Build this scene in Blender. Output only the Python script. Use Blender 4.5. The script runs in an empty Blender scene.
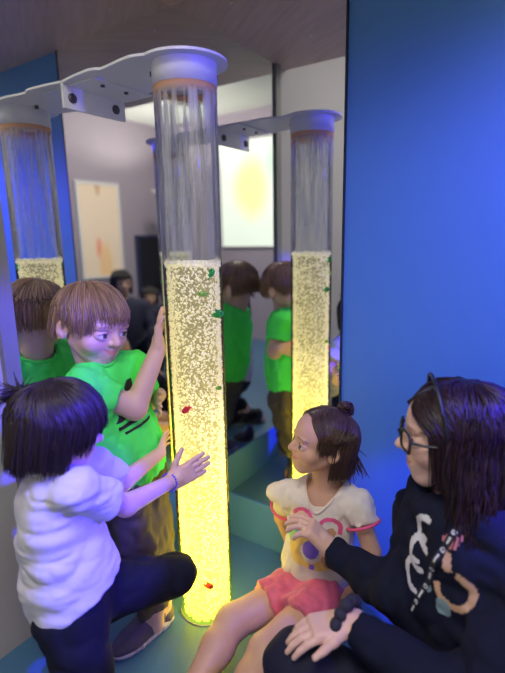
import bpy, bmesh, math, random
import numpy as np
from mathutils import Vector, Matrix
from mathutils.bvhtree import BVHTree

# ------------------------------------------------------------------ camera
FPX, PITCH, ROLL, CAMH = 475.5, 0.2056, -0.0186, 0.8763 * 1.28
W_, H_ = 505, 673
V3 = lambda *a: np.array(a, dtype=float)
_F = V3(0, math.cos(PITCH), -math.sin(PITCH)); _U = V3(0, math.sin(PITCH), math.cos(PITCH)); _R = V3(1, 0, 0)
CR = math.cos(ROLL) * _R + math.sin(ROLL) * _U
CU = -math.sin(ROLL) * _R + math.cos(ROLL) * _U
CAM = V3(0, 0, CAMH)
MS = 1.0                     # size of one modelling unit in metres (set per person)
def ray(px, py):
    return _F * FPX + CR * (px - W_ / 2) - CU * (py - H_ / 2)
def P(px, py, Y):            # point on the pixel's ray at forward distance Y
    d = ray(px, py); return CAM / MS + d * (Y / d[1])
def PZ(px, py, z):           # point on the pixel's ray at height z
    d = ray(px, py); return CAM / MS + d * ((z - CAMH / MS) / d[2])

scene = bpy.context.scene
col = scene.collection
cam_d = bpy.data.cameras.new('camera'); cam = bpy.data.objects.new('camera', cam_d); col.objects.link(cam)
cam.matrix_world = Matrix(((CR[0], CU[0], -_F[0], 0), (CR[1], CU[1], -_F[1], 0), (CR[2], CU[2], -_F[2], CAMH), (0, 0, 0, 1)))
cam_d.sensor_fit = 'HORIZONTAL'; cam_d.sensor_width = 36; cam_d.lens = FPX / W_ * 36
cam_d.clip_start = 0.02
cam_d.dof.use_dof = True; cam_d.dof.focus_distance = 1.22; cam_d.dof.aperture_fstop = 2.2
scene.camera = cam

# ------------------------------------------------------------------ light and exposure
wd = bpy.data.worlds.new('world'); scene.world = wd; wd.use_nodes = True
wd.node_tree.nodes['Background'].inputs[0].default_value = (0.35, 0.33, 0.42, 1)
wd.node_tree.nodes['Background'].inputs[1].default_value = 0.02
scene.view_settings.view_transform = 'Standard'; scene.view_settings.look = 'None'
scene.view_settings.gamma = 1.0; scene.view_settings.use_curve_mapping = False
scene.view_settings.exposure = 0.15
scene.cycles.max_bounces = 14; scene.cycles.glossy_bounces = 8; scene.cycles.transparent_max_bounces = 24
scene.cycles.sample_clamp_indirect = 6.0
scene.cycles.use_denoising = True

def lamp(name, kind, loc, target, energy, color, size=0.2, spot=None, blend=0.4):
    l = bpy.data.lights.new(name, kind); l.energy = energy; l.color = color
    if kind == 'AREA': l.size = size
    else: l.shadow_soft_size = size
    if spot: l.spot_size = math.radians(spot); l.spot_blend = blend
    o = bpy.data.objects.new(name, l); col.objects.link(o); o.location = loc
    o.rotation_euler = (Vector(target) - Vector(loc)).to_track_quat('-Z', 'Y').to_euler()
    return o
# ------------------------------------------------------------------ room frame: corner C, tA along the left wall, tB along the right wall
D_ = 1.28; G = D_ / 1.4     # plan measured in units of 1.4 m, then scaled to size
TUBE = V3(-0.1219 * D_, D_, 0)
C = V3(-0.1981 * D_, 1.3842 * D_, 0)
TH = 0.5963
tB = V3(math.cos(TH), -math.sin(TH), 0); tA = V3(-math.sin(TH), -math.cos(TH), 0); UZ = V3(0, 0, 1)
LA, LB = 0.5186 * 1.4, 0.4942 * 1.4
ROOM = 3.3; CEIL = 2.62; CANOPY = 2.05; KICK = 0.19
def K(a, b, z=0.0):          # a along tA (distance from the right wall), b along tB (distance from the left wall)
    return C + a * G * tA + b * G * tB + z * G * UZ

VIOLET = (0.055, 0.03, 1.0)
# one multi-beam blacklight fixture high on the right, its heads aimed at different spots
for tgt, en, ang, bl in ((P(75, 535, 0.90), 330, 17, .25), (P(80, 295, 1.25), 90, 12, .6), (P(395, 560, 1.15), 200, 22, .5), (P(640, 260, 0.90), 85, 82, .9), (P(222, 66, 1.25), 60, 13, .5), (K(0.86, 0.0, 0.85), 260, 16, .5), (P(262, 530, 1.40), 70, 13, .7)):
    lamp('blacklight_beam', 'SPOT', K(0.68, 2.05, 1.66), tgt, en, VIOLET, 0.03, ang, bl)
lamp('ambient_fill', 'AREA', K(1.6, 1.25, CEIL - .03), K(1.5, 1.15, 0), 24, (1.0, 0.94, 0.88), 0.8)  # unseen area light added as ambient fill
lamp('far_wall_fill', 'SPOT', K(1.75, 1.6, CEIL - .05), K(3.3, 3.1, 1.35), 65, (1.0, 0.93, 0.86), 0.08, 150, 0.6)  # unseen spot added to brighten the far walls
lamp('ceiling_fill', 'SPOT', K(2.65, 2.65, 1.72), K(2.45, 2.45, 3.0), 34, (1.0, 0.95, 0.86), 0.06, 160, 0.5)  # added uplight that lifts the ceiling, out of view behind the tube

# ------------------------------------------------------------------ materials
MATS = {}
def nodes(name):
    m = bpy.data.materials.new(name); m.use_nodes = True; nt = m.node_tree
    return m, nt, nt.nodes['Principled BSDF'], nt.nodes['Material Output']
def mat(name, color, rough=0.6, metal=0.0, bump=0.0, bscale=60, var=0.0, vscale=8, spec=0.5, attr=False, sheen=0.0, stretch=None, sss=0.0, emis=None):
    if name in MATS: return MATS[name]
    m, nt, b, out = nodes(name); N = nt.nodes; L = nt.links
    b.inputs['Roughness'].default_value = rough; b.inputs['Metallic'].default_value = metal
    b.inputs['Specular IOR Level'].default_value = spec
    if sheen: b.inputs['Sheen Weight'].default_value = sheen
    if sss:
        b.inputs['Subsurface Weight'].default_value = sss; b.inputs['Subsurface Radius'].default_value = (0.012, 0.005, 0.003); b.inputs['Subsurface Scale'].default_value = 0.6
    tc = N.new('ShaderNodeTexCoord'); mp = N.new('ShaderNodeMapping'); L.new(tc.outputs['Object'], mp.inputs[0])
    if stretch: mp.inputs['Scale'].default_value = stretch
    src = None
    if attr:
        a = N.new('ShaderNodeAttribute'); a.attribute_name = 'col'; src = a.outputs['Color']
    if var > 0:
        nz = N.new('ShaderNodeTexNoise'); nz.inputs['Scale'].default_value = vscale; nz.inputs['Detail'].default_value = 4
        L.new(mp.outputs[0], nz.inputs['Vector'])
        hv = N.new('ShaderNodeHueSaturation'); mr = N.new('ShaderNodeMapRange')
        mr.inputs['To Min'].default_value = 1 - var; mr.inputs['To Max'].default_value = 1 + var
        L.new(nz.outputs[0], mr.inputs[0]); L.new(mr.outputs[0], hv.inputs['Value'])
        if src is not None: L.new(src, hv.inputs['Color'])
        else: hv.inputs['Color'].default_value = (*color, 1)
        src = hv.outputs[0]
    if src is not None: L.new(src, b.inputs['Base Color'])
    else: b.inputs['Base Color'].default_value = (*color, 1)
    if bump > 0:
        nb = N.new('ShaderNodeTexNoise'); nb.inputs['Scale'].default_value = bscale; nb.inputs['Detail'].default_value = 3
        L.new(mp.outputs[0], nb.inputs['Vector'])
        bp = N.new('ShaderNodeBump'); bp.inputs['Strength'].default_value = bump; bp.inputs['Distance'].default_value = 0.01
        L.new(nb.outputs[0], bp.inputs['Height']); L.new(bp.outputs[0], b.inputs['Normal'])
    if emis:
        b.inputs['Emission Color'].default_value = (*emis[0], 1); b.inputs['Emission Strength'].default_value = emis[1]
    MATS[name] = m
    return m

M_floor = mat('floor_vinyl', (0.065, 0.17, 0.30), 0.38, var=0.12, vscale=3, bump=0.05, bscale=120)
M_blue = mat('blue_wall', (0.07, 0.22, 0.50), 0.55, var=0.06, vscale=2.5, bump=0.04, bscale=220)
M_grey = mat('pale_wall', (0.42, 0.40, 0.40), 0.7, var=0.05, vscale=2, bump=0.05, bscale=150)
M_mauve = mat('mauve_wall', (0.40, 0.34, 0.40), 0.8, var=0.05, vscale=2, bump=0.05, bscale=150)
M_ceil = mat('white_ceiling', (0.80, 0.80, 0.75), 0.8, var=0.03, vscale=3)
M_wood = mat('brown_wood', (0.62, 0.44, 0.38), 0.45, var=0.3, vscale=5, stretch=(1.0, 9.0, 1.0), bump=0.05, bscale=30)
M_mirror = mat('mirror_silver', (0.80, 0.82, 0.81), 0.012, metal=1.0)
M_black = mat('black_edge', (0.012, 0.014, 0.016), 0.4)
M_white = mat('white_metal', (0.78, 0.77, 0.76), 0.38, var=0.02)
M_bolt = mat('bolt_dark', (0.10, 0.09, 0.10), 0.35, metal=0.6)
M_dark = mat('dark_fabric', (0.02, 0.02, 0.035), 0.8, var=0.2)

# ------------------------------------------------------------------ mesh helpers
def link(name, me, m=None, parent=None, smooth=True, **props):
    o = bpy.data.objects.new(name, me); col.objects.link(o)
    if m is not None: me.materials.append(m)
    if parent is not None: o.parent = parent; o.matrix_parent_inverse = Matrix.Translation(-Vector(parent.location) / parent.scale[0])
    if smooth and len(me.polygons): me.polygons.foreach_set('use_smooth', [True] * len(me.polygons))
    for k, v in props.items(): o[k] = v
    return o
def tag(o, label, cat, group=None):
    o['label'] = label; o['category'] = cat
    if group: o['group'] = group
    return o
def empty(name, loc):
    o = bpy.data.objects.new(name, None); col.objects.link(o); o.location = Vector(loc); o.empty_display_size = 0.05
    return o
def setparent(o, p):
    o.parent = p; o.matrix_parent_inverse = Matrix.Translation(-Vector(p.location))
def pydata(name, v, f):
    me = bpy.data.meshes.new(name); me.from_pydata([tuple(map(float, x)) for x in v], [], f); me.update(); return me
def prism(name, pts, z0, z1):     # pts: list of xy(z) plan points
    n = len(pts)
    v = [(p[0], p[1], z0) for p in pts] + [(p[0], p[1], z1) for p in pts]
    f = [tuple(range(n))[::-1], tuple(range(n, 2 * n))] + [(i, (i + 1) % n, n + (i + 1) % n, n + i) for i in range(n)]
    me = pydata(name, v, f); bm = bmesh.new(); bm.from_mesh(me); bmesh.ops.recalc_face_normals(bm, faces=bm.faces); bm.to_mesh(me); bm.free()
    return me
def slab(name, a0, a1, b0, b1, z0, z1):
    return prism(name, [K(a0, b0), K(a1, b0), K(a1, b1), K(a0, b1)], z0 * G, z1 * G)
def lathe(name, prof, cx, cy, n=64, close=False):
    v, f = [], []
    for r, z in prof:
        for i in range(n):
            t = 2 * math.pi * i / n; v.append((cx + r * math.cos(t), cy + r * math.sin(t), z))
    for j in range(len(prof) - 1):
        for i in range(n):
            i2 = (i + 1) % n; f.append((j * n + i, j * n + i2, (j + 1) * n + i2, (j + 1) * n + i))
    return pydata(name, v, f)
def tube_mesh(name, paths, radii, sides=8, colors=None, caps=True):
    """paths: list of (n,3) arrays; radii: list of (n,) arrays -> one mesh of tapered tubes"""
    VV, FF, CC = [], [], []; base = 0
    ang = np.arange(sides) * 2 * math.pi / sides
    for q, (p, r) in enumerate(zip(paths, radii)):
        p = np.asarray(p, float); r = np.broadcast_to(np.asarray(r, float), (len(p),))
        t = np.gradient(p, axis=0); t /= np.linalg.norm(t, axis=1)[:, None] + 1e-9
        ref = np.where(np.abs(t[:, 2:3]) < 0.9, V3(0, 0, 1)[None], V3(1, 0, 0)[None])
        n1 = np.cross(t, ref); n1 /= np.linalg.norm(n1, axis=1)[:, None] + 1e-9
        n2 = np.cross(t, n1)
        ring = p[:, None, :] + r[:, None, None] * (n1[:, None] * np.cos(ang)[None, :, None] + n2[:, None] * np.sin(ang)[None, :, None])
        VV.append(ring.reshape(-1, 3)); m = len(p)
        j, i = np.meshgrid(np.arange(m - 1), np.arange(sides), indexing='ij'); i2 = (i + 1) % sides
        FF.append(base + np.stack([j * sides + i, j * sides + i2, (j + 1) * sides + i2, (j + 1) * sides + i], -1).reshape(-1, 4))
        if colors is not None: CC.append(np.repeat(np.asarray(colors[q])[None], m * sides, 0))
        base += m * sides
    v = np.concatenate(VV); f = np.concatenate(FF)
    return raw_mesh(name, v, f, np.concatenate(CC) if colors is not None else None)
def raw_mesh(name, v, f, colr=None):
    me = bpy.data.meshes.new(name); f = np.asarray(f, np.int32); k = f.shape[1]
    me.vertices.add(len(v)); me.vertices.foreach_set('co', np.ascontiguousarray(v, np.float32).ravel())
    me.loops.add(f.size); me.loops.foreach_set('vertex_index', f.ravel())
    me.polygons.add(len(f)); me.polygons.foreach_set('loop_start', np.arange(0, f.size, k, dtype=np.int32))
    me.polygons.foreach_set('loop_total', np.full(len(f), k, np.int32))
    if colr is not None:
        a = me.color_attributes.new('col', 'FLOAT_COLOR', 'POINT')
        c4 = np.ones((len(v), 4), np.float32); c4[:, :3] = colr; a.data.foreach_set('color', c4.ravel())
    me.update(calc_edges=True); me.validate()
    return me

# ------------------------------------------------------------------ distance-field sculpting (smooth bodies, clothes, shoes)
def unit(v): v = np.asarray(v, float); return v / (np.linalg.norm(v) + 1e-12)
def axis_coords(lo, hi, step, fine):
    xs = [lo]
    while xs[-1] < hi:
        s = step
        for a, b, fs in fine:
            if a - step <= xs[-1] <= b: s = min(s, fs)
        xs.append(xs[-1] + s)
    return np.array(xs, np.float32)
def vnoise(p, seed=0):
    i = np.floor(p).astype(np.int64); f = p - i; f = f * f * (3 - 2 * f)
    def h(dx, dy, dz):
        n = (i[..., 0] + dx) * 73856093 ^ (i[..., 1] + dy) * 19349663 ^ (i[..., 2] + dz) * 83492791 ^ (seed * 2654435)
        n = (n ^ (n >> 13)) * 1274126177 & 0x7fffffff
        return ((n ^ (n >> 16)) & 0xffff) / 65535.0
    r = 0
    for dx in (0, 1):
        for dy in (0, 1):
            for dz in (0, 1):
                w = (f[..., 0] if dx else 1 - f[..., 0]) * (f[..., 1] if dy else 1 - f[..., 1]) * (f[..., 2] if dz else 1 - f[..., 2])
                r = r + w * h(dx, dy, dz)
    return r
class Field:
    def __init__(s, pts, pad, step, fine=()):
        pts = np.array(pts); lo = pts.min(0) - pad; hi = pts.max(0) + pad
        fa = [[(c[k] - r, c[k] + r, fs) for c, r, fs in fine] for k in range(3)]
        s.ax = [axis_coords(lo[k], hi[k], step, fa[k]) for k in range(3)]
        s.D = np.full([len(a) for a in s.ax], 0.06, np.float32)
    def _sl(s, lo, hi):
        sl = []
        for k in range(3):
            a = max(0, int(np.searchsorted(s.ax[k], lo[k])) - 1); b = min(len(s.ax[k]), int(np.searchsorted(s.ax[k], hi[k])) + 1)
            if b <= a: return None
            sl.append(slice(a, b))
        return tuple(sl)
    def _p(s, sl, c):
        return (s.ax[0][sl[0]][:, None, None] - np.float32(c[0]), s.ax[1][sl[1]][None, :, None] - np.float32(c[1]), s.ax[2][sl[2]][None, None, :] - np.float32(c[2]))
    def _mix(s, sl, d, k, op):
        A = s.D[sl]
        if op == 'u':
            h = np.clip(0.5 + 0.5 * (A - d) / k, 0, 1); s.D[sl] = A + (d - A) * h - k * h * (1 - h)
        else:      # subtract
            d = -d; h = np.clip(0.5 - 0.5 * (A - d) / k, 0, 1); s.D[sl] = A + (d - A) * h + k * h * (1 - h)
    def cap(s, a, b, ra, rb=None, k=0.012, op='u', clips=(), flat=None):
        a = np.asarray(a, float); b = np.asarray(b, float); rb = ra if rb is None else rb
        pad = max(ra, rb) + k + 0.03
        sl = s._sl(np.minimum(a, b) - pad, np.maximum(a, b) + pad)
        if sl is None: return
        x, y, z = s._p(sl, a); ba = b - a; L2 = max(ba @ ba, 1e-9)
        h = np.clip((x * ba[0] + y * ba[1] + z * ba[2]) / L2, 0, 1)
        dx, dy, dz = x - h * ba[0], y - h * ba[1], z - h * ba[2]
        d = np.sqrt(dx * dx + dy * dy + dz * dz) - (ra + (rb - ra) * h)
        for pt, n in clips:
            pt = np.asarray(pt, float) - a; n = unit(n)
            d = np.maximum(d, (x - pt[0]) * n[0] + (y - pt[1]) * n[1] + (z - pt[2]) * n[2])
        s._mix(sl, d.astype(np.float32), k, op)
    def ell(s, c, axes, rad, k=0.012, op='u', clips=()):
        c = np.asarray(c, float); R = max(rad) + k + 0.03
        sl = s._sl(c - R, c + R)
        if sl is None: return
        x, y, z = s._p(sl, c); q0 = q1 = 0
        for ax, r in zip(axes, rad):
            t = x * ax[0] + y * ax[1] + z * ax[2]; q0 = q0 + (t / r) ** 2; q1 = q1 + (t / (r * r)) ** 2
        k0 = np.sqrt(q0); d = k0 * (k0 - 1) / (np.sqrt(q1) + 1e-6)
        for pt, n in clips:
            pt = np.asarray(pt, float) - c; n = unit(n)
            d = np.maximum(d, (x - pt[0]) * n[0] + (y - pt[1]) * n[1] + (z - pt[2]) * n[2])
        s._mix(sl, d.astype(np.float32), k, op)
    def box(s, c, axes, half, r, k=0.01, op='u'):
        c = np.asarray(c, float); R = float(np.linalg.norm(half)) + r + k + 0.02
        sl = s._sl(c - R, c + R)
        if sl is None: return
        x, y, z = s._p(sl, c); o = 0; ins = None
        for ax, hf in zip(axes, half):
            q = np.abs(x * ax[0] + y * ax[1] + z * ax[2]) - (hf - r)
            o = o + np.maximum(q, 0) ** 2; ins = q if ins is None else np.maximum(ins, q)
        s._mix(sl, (np.sqrt(o) + np.minimum(ins, 0) - r).astype(np.float32), k, op)
    def clip(s, pt, n, k=0.004):
        sl = tuple(slice(0, len(a)) for a in s.ax); x, y, z = s._p(sl, pt); n = unit(n)
        d = (x * n[0] + y * n[1] + z * n[2]).astype(np.float32)
        A = s.D; h = np.clip(0.5 - 0.5 * (A - d) / k, 0, 1); s.D = A + (d - A) * h + k * h * (1 - h)
    def wrinkle(s, amp, scale, seed=0, mtx=None, band=0.03):
        m = np.abs(s.D) < band; i = np.nonzero(m)
        p = np.stack([s.ax[k][i[k]] for k in range(3)], -1).astype(float)
        if mtx is not None: p = p @ np.asarray(mtx).T
        n = vnoise(p * np.asarray(scale), seed)
        s.D[i] += (amp * (1 - np.abs(2 * n - 1) ** 0.8 * 1.6)).astype(np.float32)
    def mesh(s, smooth=1):
        D = s.D; S = D < 0; n = D.shape
        c = np.zeros([m - 1 for m in n], np.int8)
        for dx in (0, 1):
            for dy in (0, 1):
                for dz in (0, 1):
                    c += S[dx:n[0] - 1 + dx, dy:n[1] - 1 + dy, dz:n[2] - 1 + dz]
        I = np.nonzero((c > 0) & (c < 8)); N = len(I[0])
        idx = np.full(c.shape, -1, np.int32); idx[I] = np.arange(N)
        cor = [(a, b, d) for a in (0, 1) for b in (0, 1) for d in (0, 1)]
        val = [D[I[0] + a, I[1] + b, I[2] + d] for a, b, d in cor]
        acc = np.zeros((N, 3)); cnt = np.zeros(N)
        X = [[s.ax[k][I[k]], s.ax[k][I[k] + 1]] for k in range(3)]
        for e in range(8):
            for g in range(e + 1, 8):
                if sum(abs(cor[e][k] - cor[g][k]) for k in range(3)) != 1: continue
                va, vb = val[e], val[g]; m = (va < 0) != (vb < 0)
                t = np.where(m, va / np.where(m, va - vb, 1), 0)
                for k in range(3):
                    pa, pb = X[k][cor[e][k]], X[k][cor[g][k]]
                    acc[:, k] += np.where(m, pa + (pb - pa) * t, 0)
                cnt += m
        v = acc / np.maximum(cnt, 1)[:, None]
        F = []
        for k in range(3):
            o = [q for q in range(3) if q != k]
            sl0 = [slice(None)] * 3; sl1 = [slice(None)] * 3; sl0[k] = slice(0, n[k] - 1); sl1[k] = slice(1, n[k])
            a, b = S[tuple(sl0)], S[tuple(sl1)]
            E = np.nonzero(a != b); ok = (E[o[0]] > 0) & (E[o[1]] > 0) & (E[o[0]] < n[o[0]] - 1) & (E[o[1]] < n[o[1]] - 1)
            E = [q[ok] for q in E]; flip = b[tuple(E)]
            def cell(d0, d1):
                q = [x.copy() for x in E]; q[o[0]] = q[o[0]] - d0; q[o[1]] = q[o[1]] - d1; return idx[tuple(q)]
            quad = np.stack([cell(1, 1), cell(0, 1), cell(0, 0), cell(1, 0)], -1)
            if k == 1: flip = ~flip
            quad[flip] = quad[flip][:, ::-1]
            F.append(quad)
        f = np.concatenate(F)
        for _ in range(smooth):
            a = np.zeros_like(v); w = np.zeros(N)
            for e in range(4):
                p, q = f[:, e], f[:, (e + 1) % 4]
                for k in range(3):
                    a[:, k] += np.bincount(p, v[q, k], N) + np.bincount(q, v[p, k], N)
                w += np.bincount(p, minlength=N) + np.bincount(q, minlength=N)
            v = 0.5 * v + 0.5 * a / np.maximum(w, 1)[:, None]
        return v, f
def field_obj(name, F, m, parent=None, colf=None, smooth=1, **props):
    v, f = F.mesh(smooth)
    me = raw_mesh(name, v, f, colf(v) if colf else None)
    o = link(name, me, m, parent, True, **props)
    return o
# ------------------------------------------------------------------ the room
S = dict(kind='structure')
link('floor', slab('floor', -0.1, ROOM + .1, -0.1, ROOM + .1, -0.06, 0.0), M_floor, smooth=False, **S)
wr = link('wall_right', slab('wall_right', -0.1, 0.0, -0.1, ROOM + .1, 0.0, CEIL), M_blue, smooth=False, **S)
wl = link('wall_left', slab('wall_left', 0.0, ROOM + .1, -0.1, 0.0, 0.0, CEIL), M_grey, smooth=False, **S)
link('wall_back', slab('wall_back', ROOM, ROOM + .1, 0.0, ROOM, 0.0, CEIL), M_mauve, smooth=False, **S)
link('wall_side', slab('wall_side', 0.0, ROOM + .1, ROOM, ROOM + .1, 0.0, CEIL), M_mauve, smooth=False, **S)
link('ceiling', slab('ceiling', -0.1, ROOM + .1, -0.1, ROOM + .1, CEIL, CEIL + .08), M_ceil, smooth=False, **S)
cnp = link('ceiling_canopy', slab('ceiling_canopy', 0.0, 0.852, 0.0, 1.25, CANOPY, CANOPY + .06), M_wood, smooth=False, **S)
for a, b in ((.12, .20), (.30, .62), (.55, .30), (.62, .85), (.20, .95), (.72, .55), (.45, 1.05)):
    p = K(a, b); link('white_disc', lathe('white_disc', [(0, CANOPY * G - .003), (.004, CANOPY * G - .002), (.005, CANOPY * G)], p[0], p[1], 10), M_white, cnp)  # plain white discs on the canopy underside, without emission
MT = 0.008
for nm, lab, box in (('wall_mirror', 'tall frameless mirror on the pale wall, beside the standing boy in green', (0.0, LA, 0.0, MT)),
                     ('wall_mirror', 'tall frameless mirror against the blue wall, behind the seated girl', (0.0, MT, MT, LB))):
    tag(link(nm, slab(nm, *box, KICK, CANOPY), M_mirror, smooth=False), lab, 'mirror', 'corner mirrors')
link('baseboard_left', slab('baseboard_left', 0.0, LA, 0.0, 0.014, 0.0, KICK - .003), M_blue, smooth=False, **S)
link('baseboard_right', slab('baseboard_right', 0.0, 0.014, 0.014, LB, 0.0, KICK - .003), M_blue, smooth=False, **S)
M_trim = mat('grey_trim', (0.22, 0.22, 0.20), 0.6)
link('trim_1', slab('trim_1', LA, LA + .045, 0.0, 0.02, 0.0, CANOPY), M_trim, smooth=False, **S)
link('trim_2', slab('trim_2', 0.0, 0.010, LB, LB + .005, 0.0, CANOPY), M_black, smooth=False, **S)
# thin dark joints between the padded floor boards along the right wall
# small drop ceiling lights reflected in the mirrors
for i, (a, b) in enumerate(((1.5, 0.8), (2.4, 2.3))):
    o = empty('ceiling_lamp', K(a, b, CEIL))
    c = K(a, b)
    link('housing', lathe('housing', [(0.0, CEIL * G - .001), (0.13, CEIL * G - .001), (0.13, CEIL * G - .03), (0.115, CEIL * G - .03)], c[0], c[1], 32), M_white, o)
    link('diffuser', lathe('diffuser', [(0.115, CEIL * G - .03), (0.08, CEIL * G - .042), (0.0, CEIL * G - .045)], c[0], c[1], 32), mat('lamp_glow', (0.9, 0.9, 0.85), 0.5, emis=((1.0, 0.93, 0.85), 2.0)), o)
    tag(o, ('small round ceiling lamp over the pale wall side', 'small round ceiling lamp in the middle of the white ceiling')[i], 'ceiling lamp', 'round ceiling lamps')

fl_c = K(2.65, 2.65); fl_o = tag(empty('fill_uplighter', (fl_c[0], fl_c[1], 0)), 'slim standing uplighter added to brighten the ceiling', 'added lamp')  # stand for the added uplight, out of view behind the tube
link('base', lathe('base', [(0, 0), (.13, 0), (.13, .015), (.02, .03), (0, .03)], fl_c[0], fl_c[1], 32), M_white, fl_o)
link('pole', lathe('pole', [(.012, .025), (.012, 1.66 * G)], fl_c[0], fl_c[1], 16), M_white, fl_o)
link('fill_shade', lathe('fill_shade', [(0, 1.66 * G), (.03, 1.66 * G), (.13, 1.77 * G), (.125, 1.77 * G), (.028, 1.665 * G)], fl_c[0], fl_c[1], 32), M_white, fl_o)
# pictures and boards on the far walls (seen in the mirrors)
def picture_mat(name, base, spots, strength):
    m, nt, b, out = nodes(name); N = nt.nodes; L = nt.links
    tc = N.new('ShaderNodeTexCoord'); cur = None
    rgb = N.new('ShaderNodeRGB'); rgb.outputs[0].default_value = (*base, 1); cur = rgb.outputs[0]
    nz = N.new('ShaderNodeTexNoise'); nz.inputs['Scale'].default_value = 3.0; L.new(tc.outputs['Generated'], nz.inputs[0])
    mx = N.new('ShaderNodeMixRGB'); mx.inputs[0].default_value = 0.12; L.new(tc.outputs['Generated'], mx.inputs[1]); L.new(nz.outputs[1], mx.inputs[2])
    for (cx, cy, cz, r), c in spots:
        d = N.new('ShaderNodeVectorMath'); d.operation = 'DISTANCE'; L.new(mx.outputs[0], d.inputs[0]); d.inputs[1].default_value = (cx, cy, cz)
        mr = N.new('ShaderNodeMapRange'); mr.inputs['From Min'].default_value = r; mr.inputs['From Max'].default_value = r * 0.6
        L.new(d.outputs['Value'], mr.inputs[0])
        mm = N.new('ShaderNodeMixRGB'); L.new(mr.outputs[0], mm.inputs[0]); L.new(cur, mm.inputs[1]); mm.inputs[2].default_value = (*c, 1); cur = mm.outputs[0]
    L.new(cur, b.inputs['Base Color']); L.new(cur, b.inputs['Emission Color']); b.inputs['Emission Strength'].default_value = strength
    b.inputs['Roughness'].default_value = 0.4
    return m
def board(name, label, cat, a0, a1, b0, b1, z0, z1, m, fm, fr=0.03):
    o = empty(name, K((a0 + a1) / 2, (b0 + b1) / 2, z0))
    dep_b = abs(b1 - b0) < abs(a1 - a0)
    link('panel', slab('panel', a0, a1, b0, b1, z0, z1), m, o, smooth=False)
    for q in range(4):
        if dep_b:
            bb = (b0 - .012, b1)
            r = [(a0 - fr, a1 + fr, *bb, z1, z1 + fr), (a0 - fr, a1 + fr, *bb, z0 - fr, z0), (a0 - fr, a0, *bb, z0, z1), (a1, a1 + fr, *bb, z0, z1)][q]
        else:
            aa = (a0 - .012, a1)
            r = [(*aa, b0 - fr, b1 + fr, z1, z1 + fr), (*aa, b0 - fr, b1 + fr, z0 - fr, z0), (*aa, b0 - fr, b0, z0, z1), (*aa, b1, b1 + fr, z0, z1)][q]
        link('frame_rail', slab('frame_rail', *r), fm, o, smooth=False)
    return tag(o, label, cat)
pm1 = picture_mat('lit_picture', (0.72, 0.56, 0.42), [((.25, .5, .72, .16), (.9, .55, .35)), ((.75, .5, .66, .10), (.05, .06, .06)), ((.6, .5, .34, .16), (.75, .2, .12)), ((.8, .5, .45, .17), (.95, .9, .55)), ((.35, .5, .15, .28), (.75, .48, .25)), ((.5, .5, .93, .12), (.55, .35, .22)), ((.3, .5, .5, .10), (.85, .6, .5))], 0.35)  # brightness of the lit picture is put in as emission
board('wall_picture', 'tall lit cream picture with red streaks on the mauve wall', 'picture', 1.98, 2.52, ROOM - .02, ROOM - .001, 0.82, 1.84, pm1, M_white)
pm2 = picture_mat('projection', (0.88, 0.95, 0.82), [((.5, .30, .55, .36), (1.0, .86, .42)), ((.5, .28, .30, .16), (.60, .34, .16)), ((.5, .8, .75, .3), (.62, .85, .66))], 0.62)
board('projection_screen', 'bright projection screen with a pale yellow image', 'screen', ROOM - .02, ROOM - .001, 1.2, 2.30, 1.13, 2.30, pm2, M_white, 0.015)
board('wall_display', 'dark blank display panel hanging beside the tall picture', 'display', 2.80, 3.22, ROOM - .03, ROOM - .001, 0.55, 1.25, mat('dark_glass', (0.01, 0.012, 0.02), 0.2), mat('navy_frame', (0.02, 0.03, 0.10), 0.5))

# ------------------------------------------------------------------ bubble tube
TX, TY = TUBE[0], TUBE[1]; TR = 0.086 * G; ZW = 1.157 * G; ZC = 1.630 * G; ZP = 1.682 * G
tube = empty('bubble_tube', (TX, TY, 0)); tag(tube, 'tall clear bubble column glowing yellow, under a white cap', 'bubble tube')
M_acr, nt, b, out = nodes('acrylic'); N = nt.nodes; L = nt.links
N.remove(b)
fr = N.new('ShaderNodeFresnel'); fr.inputs[0].default_value = 1.22
tr = N.new('ShaderNodeBsdfTransparent'); tr.inputs[0].default_value = (0.97, 0.98, 0.98, 1)
gl = N.new('ShaderNodeBsdfGlossy'); gl.inputs['Roughness'].default_value = 0.06
m1 = N.new('ShaderNodeMixShader'); L.new(fr.outputs[0], m1.inputs[0]); L.new(tr.outputs[0], m1.inputs[1]); L.new(gl.outputs[0], m1.inputs[2])
# lime-scale streaks and droplets on the plastic above the water, an orange ring under the cap
tc = N.new('ShaderNodeTexCoord'); mp = N.new('ShaderNodeMapping'); mp.inputs['Scale'].default_value = (75, 75, 5); L.new(tc.outputs['Object'], mp.inputs[0])
n1 = N.new('ShaderNodeTexNoise'); n1.inputs['Scale'].default_value = 1.0; n1.inputs['Detail'].default_value = 5; L.new(mp.outputs[0], n1.inputs[0])
sp = N.new('ShaderNodeSeparateXYZ'); L.new(tc.outputs['Object'], sp.inputs[0])
above = N.new('ShaderNodeMapRange'); above.inputs['From Min'].default_value = ZW + .01; above.clamp = True; above.inputs['From Max'].default_value = ZC; above.inputs['To Min'].default_value = 0.18; above.inputs['To Max'].default_value = 0.72; L.new(sp.outputs[2], above.inputs[0])
st = N.new('ShaderNodeMapRange'); st.inputs['From Min'].default_value = 0.44; st.inputs['From Max'].default_value = 0.62; L.new(n1.outputs[0], st.inputs[0])
gt = N.new('ShaderNodeMath'); gt.operation = 'GREATER_THAN'; gt.inputs[1].default_value = ZW; L.new(sp.outputs[2], gt.inputs[0])
st2 = N.new('ShaderNodeMath'); st2.operation = 'MULTIPLY'; L.new(st.outputs[0], st2.inputs[0]); L.new(gt.outputs[0], st2.inputs[1])
mul = N.new('ShaderNodeMath'); mul.operation = 'MULTIPLY'; L.new(above.outputs[0], mul.inputs[0]); L.new(st2.outputs[0], mul.inputs[1])
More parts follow.
